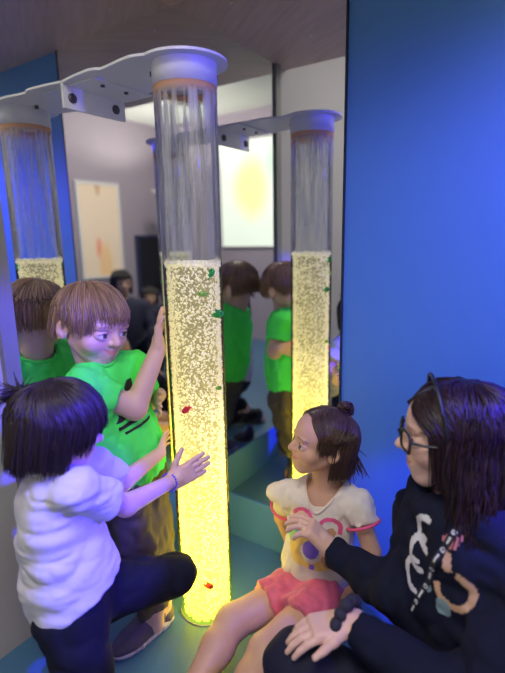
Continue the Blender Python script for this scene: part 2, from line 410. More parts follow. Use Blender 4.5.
ring = N.new('ShaderNodeMapRange'); ring.inputs['From Min'].default_value = ZC - 0.032; ring.inputs['From Max'].default_value = ZC - 0.012; ring.inputs['To Max'].default_value = 0.8; L.new(sp.outputs[2], ring.inputs[0])
mxx = N.new('ShaderNodeMath'); mxx.operation = 'MAXIMUM'; L.new(mul.outputs[0], mxx.inputs[0]); L.new(ring.outputs[0], mxx.inputs[1])
cm = N.new('ShaderNodeMixRGB'); L.new(ring.outputs[0], cm.inputs[0]); cm.inputs[1].default_value = (0.80, 0.80, 0.74, 1); cm.inputs[2].default_value = (0.95, 0.52, 0.22, 1)
df = N.new('ShaderNodeBsdfDiffuse'); L.new(cm.outputs[0], df.inputs[0]); tl = N.new('ShaderNodeBsdfTranslucent'); L.new(cm.outputs[0], tl.inputs[0])
md = N.new('ShaderNodeMixShader'); md.inputs[0].default_value = 0.5; L.new(df.outputs[0], md.inputs[1]); L.new(tl.outputs[0], md.inputs[2])
m2 = N.new('ShaderNodeMixShader'); L.new(mxx.outputs[0], m2.inputs[0]); L.new(m1.outputs[0], m2.inputs[1]); L.new(md.outputs[0], m2.inputs[2])
L.new(m2.outputs[0], out.inputs[0])
link('acrylic_tube', lathe('acrylic_tube', [(TR, 0.004), (TR, ZC)], TX, TY, 96), M_acr, tube)
link('inner_surface', lathe('inner_surface', [(TR - .005, ZW + .002), (TR - .005, ZC)], TX, TY, 96), M_acr, tube)
M_ring = mat('base_ring', (0.7, 0.68, 0.5), 0.3)
link('base_ring', lathe('base_ring', [(TR + .0005, 0.0), (TR + .003, 0.0), (TR + .003, .003), (TR + .0005, .004)], TX, TY, 64), M_ring, tube)
# glowing water: the lamp itself. brightness falls with the distance from the LEDs in the foot
M_water, nt, b, out = nodes('glowing_water'); N = nt.nodes; L = nt.links; N.remove(b)
def glow_nodes(N, L, strength, texture=True):
    tc = N.new('ShaderNodeTexCoord'); sp = N.new('ShaderNodeSeparateXYZ'); L.new(tc.outputs['Object'], sp.inputs[0])
    h = N.new('ShaderNodeMapRange'); h.inputs['From Max'].default_value = ZW; L.new(sp.outputs[2], h.inputs[0])
    cr = N.new('ShaderNodeValToRGB'); L.new(h.outputs[0], cr.inputs[0]); e = cr.color_ramp.elements
    e[0].color = (1.0, 0.82, 0.03, 1); e[1].color = (0.55, 0.48, 0.30, 1)
    x = e.new(0.35); x.color = (1.0, 0.78, 0.12, 1); x = e.new(0.62); x.color = (0.85, 0.69, 0.26, 1)
    sr = N.new('ShaderNodeValToRGB'); L.new(h.outputs[0], sr.inputs[0]); e = sr.color_ramp.elements
    e[0].color = (1.7, 1.7, 1.7, 1); e[1].color = (0.22, 0.22, 0.22, 1)
    x = e.new(0.12); x.color = (1.3, 1.3, 1.3, 1); x = e.new(0.4); x.color = (0.55, 0.55, 0.55, 1); x = e.new(0.7); x.color = (0.24, 0.24, 0.24, 1)
    em = N.new('ShaderNodeEmission'); L.new(cr.outputs[0], em.inputs[0])
    mu = N.new('ShaderNodeMath'); mu.operation = 'MULTIPLY'; L.new(sr.outputs[0], mu.inputs[0]); mu.inputs[1].default_value = strength; L.new(mu.outputs[0], em.inputs[1])
    return em, tc, h
em, tc, h = glow_nodes(N, L, 2.3)
trn = N.new('ShaderNodeBsdfTransparent'); trn.inputs[0].default_value = (0.75, 0.75, 0.68, 1)
den = N.new('ShaderNodeMapRange'); den.inputs['To Min'].default_value = 0.95; den.inputs['To Max'].default_value = 0.7; L.new(h.outputs[0], den.inputs[0])
ms = N.new('ShaderNodeMixShader'); L.new(den.outputs[0], ms.inputs[0]); L.new(trn.outputs[0], ms.inputs[1]); L.new(em.outputs[0], ms.inputs[2]); L.new(ms.outputs[0], out.inputs[0])
link('water', lathe('water', [(0.0, .006), (TR - .020, .006), (TR - .020, ZW - .008), (0.0, ZW - .008)], TX, TY, 48), M_water, tube)
M_bub, nt, b, out = nodes('bubble_glow'); N = nt.nodes; L = nt.links
b.inputs['Base Color'].default_value = (0.72, 0.70, 0.52, 1); b.inputs['Roughness'].default_value = 0.15
em, tc, h = glow_nodes(N, L, 2.7)
ad = N.new('ShaderNodeAddShader'); L.new(b.outputs[0], ad.inputs[0]); L.new(em.outputs[0], ad.inputs[1]); L.new(ad.outputs[0], out.inputs[0])
def ico(sub=1):
    bm = bmesh.new(); bmesh.ops.create_icosphere(bm, subdivisions=sub, radius=1.0); bm.verts.ensure_lookup_table()
    v = np.array([tuple(x.co) for x in bm.verts]); f = np.array([[q.index for q in x.verts] for x in bm.faces]); bm.free(); return v, f
iv, iff = ico(2); iv1, if1 = ico(1)
ICO2 = (iv, iff); rng = np.random.default_rng(5)
def blobs(name, pts, rad, squash, low=False):
    iv, iff = (iv1, if1) if low else ICO2
    n = len(pts); rot = rng.normal(size=(n, 3, 3)); q, _ = np.linalg.qr(rot)
    sc = rad[:, None] * (1 + squash * rng.uniform(-1, 1, (n, 3)))
    v = np.einsum('nij,vj,nj->nvi', q, iv, sc) + pts[:, None, :]
    f = iff[None] + (np.arange(n) * len(iv))[:, None, None]
    return raw_mesh(name, v.reshape(-1, 3), f.reshape(-1, 3))
nb = 15000
t = rng.uniform(0, 2 * math.pi, nb); rr = TR - .006 - rng.uniform(0, 1, nb) ** 1.4 * .016 - .0042; zz = rng.uniform(.005, ZW - .004, nb)
rad = rng.uniform(.0013, .0040, nb)
pts = np.stack([TX + rr * np.cos(t), TY + rr * np.sin(t), zz], -1)
link('bubbles', blobs('bubbles', pts, rad, 0.5, True), M_bub, tube, kind='stuff')
nf = 900
t = rng.uniform(0, 2 * math.pi, nf); rr = (TR - .006) * np.sqrt(rng.uniform(0, 1, nf))
pts = np.stack([TX + rr * np.cos(t), TY + rr * np.sin(t), ZW - .004 + rng.uniform(-.004, .006, nf)], -1)
link('surface_foam', blobs('surface_foam', pts, rng.uniform(.002, .005, nf), 0.3), M_bub, tube, kind='stuff')
# cap, corner plate and flanges
link('cap', lathe('cap', [(0.0, ZC + .02), (TR - .004, ZC + .02), (TR - .004, ZC - .004), (TR + .0015, ZC - .004), (TR + .0015, ZP)], TX, TY, 96), M_white, tube)
ta, tb = 0.385, 0.390
edge = [(0.495, 0.010), (0.505, 0.07), (0.512, 0.15), (0.508, 0.172), (0.498, 0.185), (0.498, 0.20), (0.505, 0.25), (0.510, 0.28), (0.512, 0.318), (0.508, 0.335)]
R_D = 0.118
arc = [(ta + R_D * math.cos(q), tb + R_D * math.sin(q)) for q in np.linspace(math.radians(-15), math.radians(215), 56)]
outl = edge + arc + [(0.27, 0.26), (0.262, 0.20), (0.27, 0.17), (0.262, 0.09), (0.268, 0.010)]
link('corner_plate', prism('corner_plate', [K(a, b) for a, b in outl], ZP, ZP + .006), M_white, tube, smooth=False)
link('wall_plate', slab('wall_plate', 0.25, 0.474, 0.0125, 0.132, (ZP - .005) / G, (ZP - .0005) / G), M_white, tube, smooth=False)
fl = link('wall_flange', slab('wall_flange', 0.26, 0.495, 0.0085, 0.0125, (ZP - .062) / G, (ZP - .0005) / G), M_white, tube, smooth=False)
for q in (0.30, 0.465):
    p = K(q, 0.0125, (ZP - .034) / G)
    link('bolt', tube_mesh('bolt', [[p, p + tB * .004, p + tB * .0065, p + tB * .0066]], [np.array([.013, .013, .009, .0005])], 16), M_bolt, fl)
for (a, b) in ((0.33, 0.10), (0.42, 0.10), (0.40, 0.285)):
    p = K(a, b, 0)
    link('bolt', lathe('bolt', [(0.0, ZP - .010), (0.006, ZP - .010), (0.006, ZP + .012), (0.0, ZP + .012)], p[0], p[1], 12), M_bolt, tube)

# toy fish floating in the water: visible at the wall of the tube
def fish(loc, d, colr, label, size=0.022):
    m = mat('fish_' + label.split()[0], colr, 0.4, var=0.1, vscale=60)
    up = V3(0, 0, 1); d = unit(d); s = unit(np.cross(d, up)); up = np.cross(s, d)
    F = Field([loc], size * 1.7, size / 12)
    F.ell(loc, (d, s, up), (size * .62, size * .26, size * .42), size * .05)
    for q in (1, -1):
        F.cap(loc - d * size * .5, loc - d * size * 1.0 + up * q * size * .38, size * .12, size * .09, size * .08)
    F.cap(loc + up * size * .3, loc + up * size * .58 - d * size * .25, size * .12, size * .05, size * .08)
    o = empty('toy_fish', loc)
    v, f = F.mesh(1); link('fish_body', raw_mesh('fish_body', v, f), m, o)
    for q in (1, -1):
        e = loc + d * size * .38 + s * q * size * .19 + up * size * .1
        link('fish_eye', raw_mesh('fish_eye', iv * size * .09 + e, iff), M_black, o)
    return tag(o, label, 'toy fish', 'toy fish floating in the bubble tube')
def on_tube(px, py, r=TR - .007):      # point just inside the tube wall on a pixel's ray
    d = ray(px, py); o = CAM - TUBE; A = d[0]**2 + d[1]**2; B = 2 * (o[0]*d[0] + o[1]*d[1]); Cc = o[0]**2 + o[1]**2 - r * r
    q = B * B - 4 * A * Cc; q = max(q, 0); return CAM + d * ((-B - math.sqrt(q)) / (2 * A))
for px, py, d, c, lab, sz in ((211, 273, (.5, -.3, .6), (.02, .42, .08), 'green toy fish just under the water surface', .015),
                      (218, 314, (1, -.2, .1), (.02, .45, .08), 'bright green toy fish at the edge of the bubble column, level with the standing boy', .018),
                      (202, 294, (-1, -.2, .1), (.30, .62, .08), 'lime green toy fish below the water surface', .012),
                      (186, 410, (-.7, -.3, -.4), (.75, .02, .07), 'red toy fish halfway up the bubble column', .014),
                      (219, 388, (.8, -.3, .2), (.20, .55, .05), 'small lime toy fish level with the red fish', .010),
                      (209, 586, (1, -.3, .05), (.80, .06, .02), 'orange-red toy fish near the foot of the bubble column', .016)):
    fish(on_tube(px, py), V3(*d), c, lab, sz * 1.5)
# ------------------------------------------------------------------ people
SKIN = {'pale': (0.72, 0.46, 0.36), 'tan': (0.62, 0.37, 0.26)}
M_skin = mat('skin', (0.7, 0.45, 0.35), 0.48, attr=True, sss=0.12, bump=0.02, bscale=400, var=0.03, vscale=30)
M_hair = mat('hair_strands', (0.1, 0.06, 0.04), 0.42, attr=True, spec=0.5)
M_eye = mat('eye_white', (0.8, 0.8, 0.8), 0.12, attr=True)
M_shirt = mat('shirt_fabric', (0.8, 0.8, 0.8), 0.85, attr=True, bump=0.06, bscale=500)
M_print = mat('print_ink', (0.8, 0.8, 0.8), 0.7, attr=True)

def frame_from(f, u):
    f = unit(f); r = unit(np.cross(f, u)); u = np.cross(r, f); return r, f, u

class Head:
    def __init__(s, c, f, u, hh, child=True, smile=0.0, base=(0.72, 0.46, 0.36), opn=1.0):
        s.c = np.asarray(c, float); s.r, s.f, s.u = frame_from(f, u); s.h = hh; s.child = child; s.smile = smile; s.base = base; s.open = opn
        s.eu = -0.035 if child else 0.0
    def pt(s, l, f, u): return s.c + s.h * (l * s.r + f * s.f + u * s.u)
    def loc(s, p):
        q = (np.asarray(p) - s.c) / s.h; return q @ s.r, q @ s.f, q @ s.u
    def build(s, F, neck, nr):
        h = s.h; A = (s.r, s.f, s.u); e = s.eu; ch = s.child
        E = lambda l, f, u, rad, k=.05, op='u': F.ell(s.pt(l, f, u), A, [x * h for x in rad], k * h, op)
        cw = .375 if ch else .335
        E(0, -.07, .12, (cw, .44, .38), .04)
        E(0, .12, .13, (cw * .86, .27, .28), .08)
        E(0, .11, -.12, (.285 if ch else .265, .265, .30), .08)
        F.cap(s.pt(0, .13, -.22), s.pt(0, .235, -.375), .19 * h, .10 * h, .08 * h)
        for q in (1, -1):
            F.cap(s.pt(q * .22, -.03, -.17), s.pt(q * .075, .215, -.385), .09 * h, .085 * h, .07 * h)
            E(q * .17, .21, -.145, (.145, .14, .135), .06) if ch else E(q * .17, .215, -.10, (.12, .13, .13), .06)
            E(q * .12, .335, .09 + e, (.13, .05, .035), .05)          # brow
        E(0, .275, -.26, (.15, .10, .12), .05)
        for q in (1, -1):
            E(q * .155, .425, .012 + e, (.09, .075, .05), .05, 's')      # eye socket
        # nose
        nl = .425 if ch else .452
        F.cap(s.pt(0, .352, .04 + e), s.pt(0, nl, -.105 + e * .5), .036 * h, (.05 if ch else .046) * h, .035 * h)
        for q in (1, -1): E(q * .05, nl - .045, -.118 + e * .5, (.038, .04, .033), .02)
        # mouth
        sm = s.smile; dl = 0.0 if ch else .012
        for q in (1, -1):
            F.cap(s.pt(0, .372 - dl, -.228), s.pt(q * .10, .325, -.238 + sm * .035), .022 * h, .010 * h, .015 * h)
            F.cap(s.pt(0, .366 - dl, -.278), s.pt(q * .09, .322, -.250 + sm * .035), .026 * h, .010 * h, .015 * h)
            F.cap(s.pt(0, .402 - dl, -.252), s.pt(q * .115, .345, -.245 + sm * .04), .010 * h, .006 * h, .006 * h, 's')
        # eyes: lid ball with an almond opening
        for q in (1, -1):
            E(q * .152, .270, .0 + e, (.084, .084, .084), .02)
        # ears
        for q in (1, -1):
            ax = frame_from(unit(s.f * .3 + s.r * q * 1.0), s.u)
            F.ell(s.pt(q * (cw + .012), -.07, -.03), (ax[0], ax[1], ax[2]), (.085 * h, .035 * h, .125 * h), .025 * h)
            F.ell(s.pt(q * (cw + .045), -.05, -.02), (ax[0], ax[1], ax[2]), (.045 * h, .025 * h, .07 * h), .012 * h, 's')
        F.cap(s.pt(0, -.10, -.22), neck, nr * 1.0, nr * 1.12, .05 * h)
    def colors(s, v, base):
        l, f, u = s.loc(v); n = len(v); c = np.tile(np.array(base), (n, 1)); al = np.abs(l)
        head = (np.abs(f) < .7) & (np.abs(u) < .65) & (al < .6)
        def blend(w, cc):
            nonlocal c; w = np.clip(w, 0, 1)[:, None]; c = c * (1 - w) + np.array(cc) * w
        blend(head * (f > .1) * np.exp(-(((al - .2) / .09) ** 2 + ((u + .15) / .08) ** 2)) * .45, np.array(base) * (1.05, .72, .68))
        blend(head * (f > .3) * np.exp(-((al / .06) ** 2 + ((u + .12) / .06) ** 2)) * .3, np.array(base) * (1.03, .75, .7))
        lip = head * (f > .28) * (np.abs(u + .253 - s.smile * .035 * (al / .1) ** 2) < .036 * np.clip(1.1 - al / .13, 0, 1))
        blend(lip * .7, np.array(base) * (.85, .42, .42))
        e = s.eu
        arch = .108 + e - .6 * (al - .15) ** 2
        br = head * (f > .12) * (np.abs(u - arch) < .014) * (al > .07) * (al < .26)
        blend(br * .75, np.array(base) * (.35, .28, .25))
        return c
    def eyes(s, parent, iris=(0.05, 0.03, 0.02), look=None):
        h = s.h
        ns, nt_ = 56, 40; R = .092 * h
        for q in (1, -1):
            c = s.pt(q * .152, .276, .0 + s.eu)
            th = np.linspace(.02, math.pi - .02, nt_); ph = np.linspace(0, 2 * math.pi, ns, endpoint=False)
            T_, Q_ = np.meshgrid(th, ph, indexing='ij'); d = np.stack([np.sin(T_) * np.cos(Q_), np.cos(T_), np.sin(T_) * np.sin(Q_)], -1).reshape(-1, 3)   # lateral, forward, up
            wv = d @ np.stack([s.r, s.f, s.u]); v = c + R * wv
            f = [(a * ns + b, a * ns + (b + 1) % ns, (a + 1) * ns + (b + 1) % ns, (a + 1) * ns + b) for a in range(nt_ - 1) for b in range(ns)]
            g = unit((unit(look) if look is not None else s.f) + s.f * .8); cosv = wv @ g
            hgt = .36 * np.clip(1 - (d[:, 0] / .78) ** 2, 0, 1) * s.open
            cc = np.where((cosv > .965)[:, None], np.array((.004, .003, .003)), np.where((cosv > .86)[:, None], np.array(iris), np.array((.74, .72, .70))))
            lid = (np.abs(d[:, 2] + .02) > hgt) | (d[:, 1] < 0.2); lash = lid & (d[:, 2] > 0) & (d[:, 2] < hgt + .06) & (np.abs(d[:, 0]) < .8) & (d[:, 1] > .2)
            cc = np.where(lid[:, None], np.array(s.base) * .95, cc); cc = np.where(lash[:, None], np.array(s.base) * .12, cc)
            v = v + np.where(lid[:, None] & (d[:, 1] > .1)[:, None], wv * .004 * h * 3, 0)
            link('eye', raw_mesh('eye', v, np.array(f), cc), M_eye, parent)
    def hair(s, parent, colr, lenfun, n=1500, seed=1, thick=.0028, puff=.035, part=0.0, crown=(0, -.25, .9), cap_clip=None, extra=(), wild=.02, name='hair', sweep=None, hang=.995):
        """strands flow from the crown over an ellipsoid; lenfun(azimuth from face, in rad) -> lowest u of the hair there"""
        rg = np.random.default_rng(seed); h = s.h; paths, rads, cols = [], [], []
        cw = .375 if s.child else .335
        ctr = np.array((0, -.07, .12)); R0 = np.array((cw, .44, .38))
        cr = unit(np.array(crown))
        # frame around crown
        e1 = unit(np.array((0, 1.0, 0)) - cr * cr[1]); e2 = np.cross(cr, e1)
        m = 11
        for i in range(n):
            az = rg.uniform(-math.pi, math.pi); start = rg.uniform(.03, 1.0) ** .8
            a0 = start * 1.35
            off = puff * rg.uniform(.35, 1.0)
            az2 = az + rg.normal() * .10
            if sweep and abs(az) < sweep:
                a0 *= .72; az2 = math.copysign(rg.uniform(sweep, sweep + .3), az)
            pth = []
            lo = lenfun(az2 if sweep else az) + rg.normal() * .035
            for t in np.linspace(0, 1, 40):
                th = a0 + t * 2.2; aa = az + (az2 - az) * ((lambda x: x * x * (3 - 2 * x))(min(1, t * 2.2)) if sweep else t)
                d = math.cos(th) * cr + math.sin(th) * (math.cos(aa) * e1 + math.sin(aa) * e2)
                p = ctr + d * (R0 + off * min(1, .25 + t * 3))
                if d[2] < -.05:     # below the widest part hair hangs instead of hugging the skull
                    q = pth[-1] if pth else p
                    p = np.array((q[0] * hang, q[1] * hang - .002, q[2] - .045))
                pth.append(p)
                if p[2] < lo: break
            if len(pth) < 4: continue
            pth = np.array(pth); ii = np.linspace(0, len(pth) - 1, m)
            pp = np.stack([np.interp(ii, np.arange(len(pth)), pth[:, k]) for k in range(3)], -1)
            pp += rg.normal(size=3) * .006 + np.linspace(0, 1, m)[:, None] ** 2 * rg.normal(size=3) * wild
            paths.append(s.c + h * (pp[:, :1] * s.r + pp[:, 1:2] * s.f + pp[:, 2:] * s.u))
            rads.append(thick * rg.uniform(.7, 1.2) * np.sin(np.linspace(.5, 3.0, m)) ** .5 * np.linspace(1, .6, m))
            cols.append(np.array(colr) * rg.uniform(.55, 1.5))
        for pth, r in extra:
            for q in range(len(pth)):
                paths.append(pth[q]); rads.append(r[q]); cols.append(np.array(colr) * rg.uniform(.55, 1.45))
        ho = link(name, tube_mesh(name, paths, rads, 5, cols), M_hair, parent)
        # scalp volume below the strands
        F = Field([s.pt(0, -.07, .12)], .62 * h, .0042)
        F.ell(s.pt(0, -.075, .125), (s.r, s.f, s.u), [x * h for x in R0 + puff * .45], .01 * h)
        f0, b0 = lenfun(0.0), lenfun(math.pi)
        # cut the face side
        n0 = unit(s.u * -1.0 + s.f * .55) ; F.clip(s.pt(0, .30, max(f0, .06)), n0)
        F.clip(s.pt(0, -.3, max(b0, -.30)), -s.u)
        vv, ff = F.mesh(1)
        link('scalp', raw_mesh('scalp', vv, ff, np.tile(np.array(colr) * .75, (len(vv), 1))), M_hair, ho)
        return ho

def hand(F, w, d, n, L, side, curl=(.25, .25, .3, .35), spread=.10, thumb=(.6, .3), fat=1.0):
    """w wrist, d towards the fingers, n out of the palm, side=+1/-1: thumb along +-(d x n)"""
    d = unit(d); n = unit(n - d * (np.asarray(n) @ d)); s = np.cross(d, n) * side
    k = .03 * L
    F.box(w + d * .27 * L, (d, s, n), (.27 * L, .205 * L, .085 * L * fat), .07 * L, .04 * L)
    F.cap(w - d * .1 * L, w + d * .2 * L, .13 * L * fat, .14 * L * fat, .05 * L)
    ln = (.40, .45, .42, .33); offs = (.155, .052, -.052, -.150)
    for i in range(4):
        p = w + d * (.47 + (-.02, .0, -.01, -.05)[i] * 1.0) * L + s * offs[i] * L
        ang = spread * (1.5 - i) ; dd = unit(d * math.cos(ang) + s * math.sin(ang)); nn = n
        r = .056 * L * fat
        for j, fr in enumerate((.44, .32, .24)):
            c = curl[i] * (.8, 1.1, .8)[j]
            dd2 = unit(dd * math.cos(c) + nn * math.sin(c)); nn = unit(nn * math.cos(c) - dd * math.sin(c)); dd = dd2
            q = p + dd * ln[i] * L * fr
            F.cap(p, q, r, r * .9, .012 * L); p = q; r *= .9
    p = w + d * .12 * L + s * .13 * L
    ta_, tc_ = thumb; dd = unit(d * math.cos(ta_) + s * math.sin(ta_) + n * tc_ * .5)
    r = .075 * L * fat
    for fr in (.20, .17, .14):
        q = p + dd * fr * L; F.cap(p, q, r, r * .85, .03 * L); p = q; r *= .84; dd = unit(dd + d * .18 + n * tc_ * .3)

class Body:
    """joints: pelvis, neck, shR, shL, elR, elL, wrR, wrL, hipR, hipL, knR, knL, anR, anL"""
    def __init__(s, J, w, dp, hw, radii):
        s.J = {k: np.asarray(v, float) for k, v in J.items()}; s.w, s.dp, s.hw, s.q = w, dp, hw, radii
        J = s.J; s.u = unit(J['neck'] - J['pelvis']); r = J['shR'] - J['shL']; s.r = unit(r - s.u * (r @ s.u)); s.f = np.cross(s.u, s.r)
        s.L = np.linalg.norm(J['neck'] - J['pelvis'])
    def along(s, t, l=0.0, f=0.0): return s.J['pelvis'] * (1 - t) + s.J['neck'] * t + s.r * l + s.f * f
    def torso(s, F, inf=0.0, k=.04, belly=1.0, hips=True):
        A = (s.r, s.f, s.u); L = s.L
        F.ell(s.along(.70), A, (s.w * .98 + inf, s.dp * 1.0 + inf, L * .34 + inf), k)
        F.ell(s.along(.36, 0, s.dp * .05), A, (s.w * .86 + inf, s.dp * belly + inf, L * .36 + inf), k)
        if hips: F.ell(s.along(.02), A, (s.hw * 1.2 + inf, s.dp * 1.0 + inf, L * .27 + inf), k)
        q = s.q['sh']
        F.cap(s.J['shR'], s.along(.93), q + inf, q * 1.05 + inf, k * .8); F.cap(s.J['shL'], s.along(.93), q + inf, q * 1.05 + inf, k * .8)
    def arms(s, F, inf=0.0, k=.012, sides='RL'):
        a, b, c = s.q['arm']
        for x in sides:
            F.cap(s.J['sh' + x], s.J['el' + x], a + inf, b + inf, k); F.cap(s.J['el' + x], s.J['wr' + x], b * 1.02 + inf, c + inf, k)
    def legs(s, F, inf=0.0, k=.02, sides='RL', rk=None):
        a, b, c = s.q['leg']
        for x in sides:
            F.cap(s.J['hip' + x], s.J['kn' + x], a + inf, b + inf, k)
            m = s.J['kn' + x] * .65 + s.J['an' + x] * .35
            F.cap(s.J['kn' + x], m, b + inf, b * .97 + inf, k); F.cap(m, s.J['an' + x], b * .97 + inf, c + inf, k)
    def sleeve(s, F, x, frac, ra, rb, k=.015):
        a, b = s.J['sh' + x], s.J['el' + x]; e = a + (b - a) * frac
        F.cap(a, e + (b - a) * .1, ra, rb, k, clips=[(e, b - a)])
    def pts(s): return list(s.J.values())

def shoe(name, heel, toe, h, w, mats, parent, ankle=None):
    d = unit(toe - heel); L = np.linalg.norm(toe - heel); up = unit(V3(0, 0, 1) - d * d[2]); sd = np.cross(d, up); A = (d, sd, up)
    F = Field([heel, toe, heel + up * h], .05, .004)
    F.ell(heel + d * L * .22 + up * h * .42, A, (L * .24, w * .9, h * .50), .02)
    F.ell(heel + d * L * .66 + up * h * .22, A, (L * .36, w * 1.0, h * .30), .03)
    F.cap(heel + d * L * .25 + up * h * .5, heel + d * L * .62 + up * h * .32, w * .75, w * .7, .03)
    F.cap(heel + d * L * .2 + up * h * .5, heel + d * L * .17 + up * h * 1.05, w * .78, w * .74, .015)
    F.clip(heel + up * .014, -up)
    so = field_obj(name, F, mats[0], parent)
    F = Field([heel, toe], .05, .004)
    F.box(heel + d * L * .30 + up * .011, A, (L * .32, w * 1.02, .011), .008, .02)
    F.ell(heel + d * L * .70 + up * .011, A, (L * .31, w * 1.08, .016), .02); F.clip(heel + up * .024, up); F.clip(heel + up * .001, -up)
    for q in np.linspace(.05, .95, 9):
        for z in (1, -1): F.cap(heel + d * L * q + sd * z * w * 1.12, heel + d * L * q + sd * z * w * 1.12 + up * .02, .006, .006, .004, 's')
    field_obj('sole', F, mats[1], so)
    # laces over the instep
    pths = []
    for q in np.linspace(.34, .62, 4):
        c0 = heel + d * L * q + up * (h * (.98 - q * .85)); pths.append(np.array([c0 - sd * w * .55 - up * h * .10, c0 + up * .012, c0 + sd * w * .55 - up * h * .10]))
    link('laces', tube_mesh('laces', pths, [.0028] * len(pths), 6), mats[2], so)
    # heel tab
    F = Field([heel + up * h * .8], .04, .004); F.box(heel + up * h * .72 - d * .003, A, (.006, w * .45, h * .22), .004)
    field_obj('heel_tab', F, mats[3], so)
    return so

def decal(name, target, origin, r, u, n, w, h, func, step=.003, parent=None, reach=.12, lift=.0012):
    """flat print pressed on a garment: func(x, y) arrays -> (mask, colours)"""
    me = target.data; bvh = BVHTree.FromPolygons([v.co for v in me.vertices], [p.vertices for p in me.polygons])
    nx, ny = int(w / step), int(h / step)
    xs = (np.arange(nx + 1) / nx - .5) * w; ys = (np.arange(ny + 1) / ny - .5) * h
    XX, YY = np.meshgrid((xs[:-1] + xs[1:]) / 2, (ys[:-1] + ys[1:]) / 2, indexing='ij')
    mask, cc = func(XX, YY)
    vid, V, Fc, CC = {}, [], [], []
    n = unit(n)
    def vert(i, j, c):
        key = (i, j, tuple(np.round(c, 3)))
        if key in vid: return vid[key]
        o = origin + r * xs[i] + u * ys[j] + n * reach
        hit, nr, ix, ds = bvh.ray_cast(Vector(o), Vector(-n), reach * 2)
        if hit is None: vid[key] = None; return None
        vid[key] = len(V); V.append(np.array(hit) + n * lift); CC.append(c); return vid[key]
    for i in range(nx):
        for j in range(ny):
            if not mask[i, j]: continue
            q = [vert(i + a, j + b, cc[i, j]) for a, b in ((0, 0), (1, 0), (1, 1), (0, 1))]
            if None in q: continue
            Fc.append(q)
    if not Fc: return None
    return link(name, raw_mesh(name, np.array(V), np.array(Fc), np.array(CC)), M_print, parent)
def paint(shapes):
    def fn(X, Y):
        mask = np.zeros(X.shape, bool); cc = np.zeros(X.shape + (3,))
        for test, c in shapes:
            m = test(X, Y); mask |= m; cc[m] = c
        return mask, cc
    return fn
def ringf(cx, cy, r0, r1, a0=-math.pi, a1=math.pi, sx=1.0):
    def t(X, Y):
        x, y = (X - cx) / sx, Y - cy; rr = np.hypot(x, y); a = np.arctan2(y, x); return (rr > r0) & (rr < r1) & (a >= a0) & (a <= a1)
    return t
def polyf(pts):
    def t(X, Y):
        ins = np.zeros(X.shape, bool); n = len(pts)
        for i in range(n):
            x0, y0 = pts[i]; x1, y1 = pts[(i + 1) % n]
            c = ((y0 > Y) != (y1 > Y)) & (X < (x1 - x0) * (Y - y0) / ((y1 - y0) if y1 != y0 else 1e-9) + x0); ins ^= c
        return ins
    return t
def collar(sh, B, rc, m, parent, r=.0045, fo=0.0):
    bv = BVHTree.FromPolygons([v.co for v in sh.data.vertices], [q.vertices for q in sh.data.polygons]); pts = []
    for q in np.linspace(0, 2 * math.pi, 49)[:-1]:
        p = B.J['neck'] + B.u * .09 + B.f * fo + rc * (B.r * math.cos(q) + B.f * math.sin(q))
        h = bv.ray_cast(Vector(p), Vector(-B.u), .2)[0]
        if h is not None: pts.append(np.array(h))
    if len(pts) < 20: return
    pts = np.array(pts); z = (pts - B.J['neck']) @ B.u
    for _ in range(4): z = .5 * z + .25 * np.roll(z, 1) + .25 * np.roll(z, -1)
    pts += ((z - (pts - B.J['neck']) @ B.u)[:, None]) * B.u
    pts = np.concatenate([pts, pts[:2]])
    link('collar', tube_mesh('collar', [pts], [r], 8), m, parent)
def person(loc, label):
    o = empty('person', np.asarray(loc, float) * MS); o.scale = (MS, MS, MS)
    return tag(o, label, 'person')

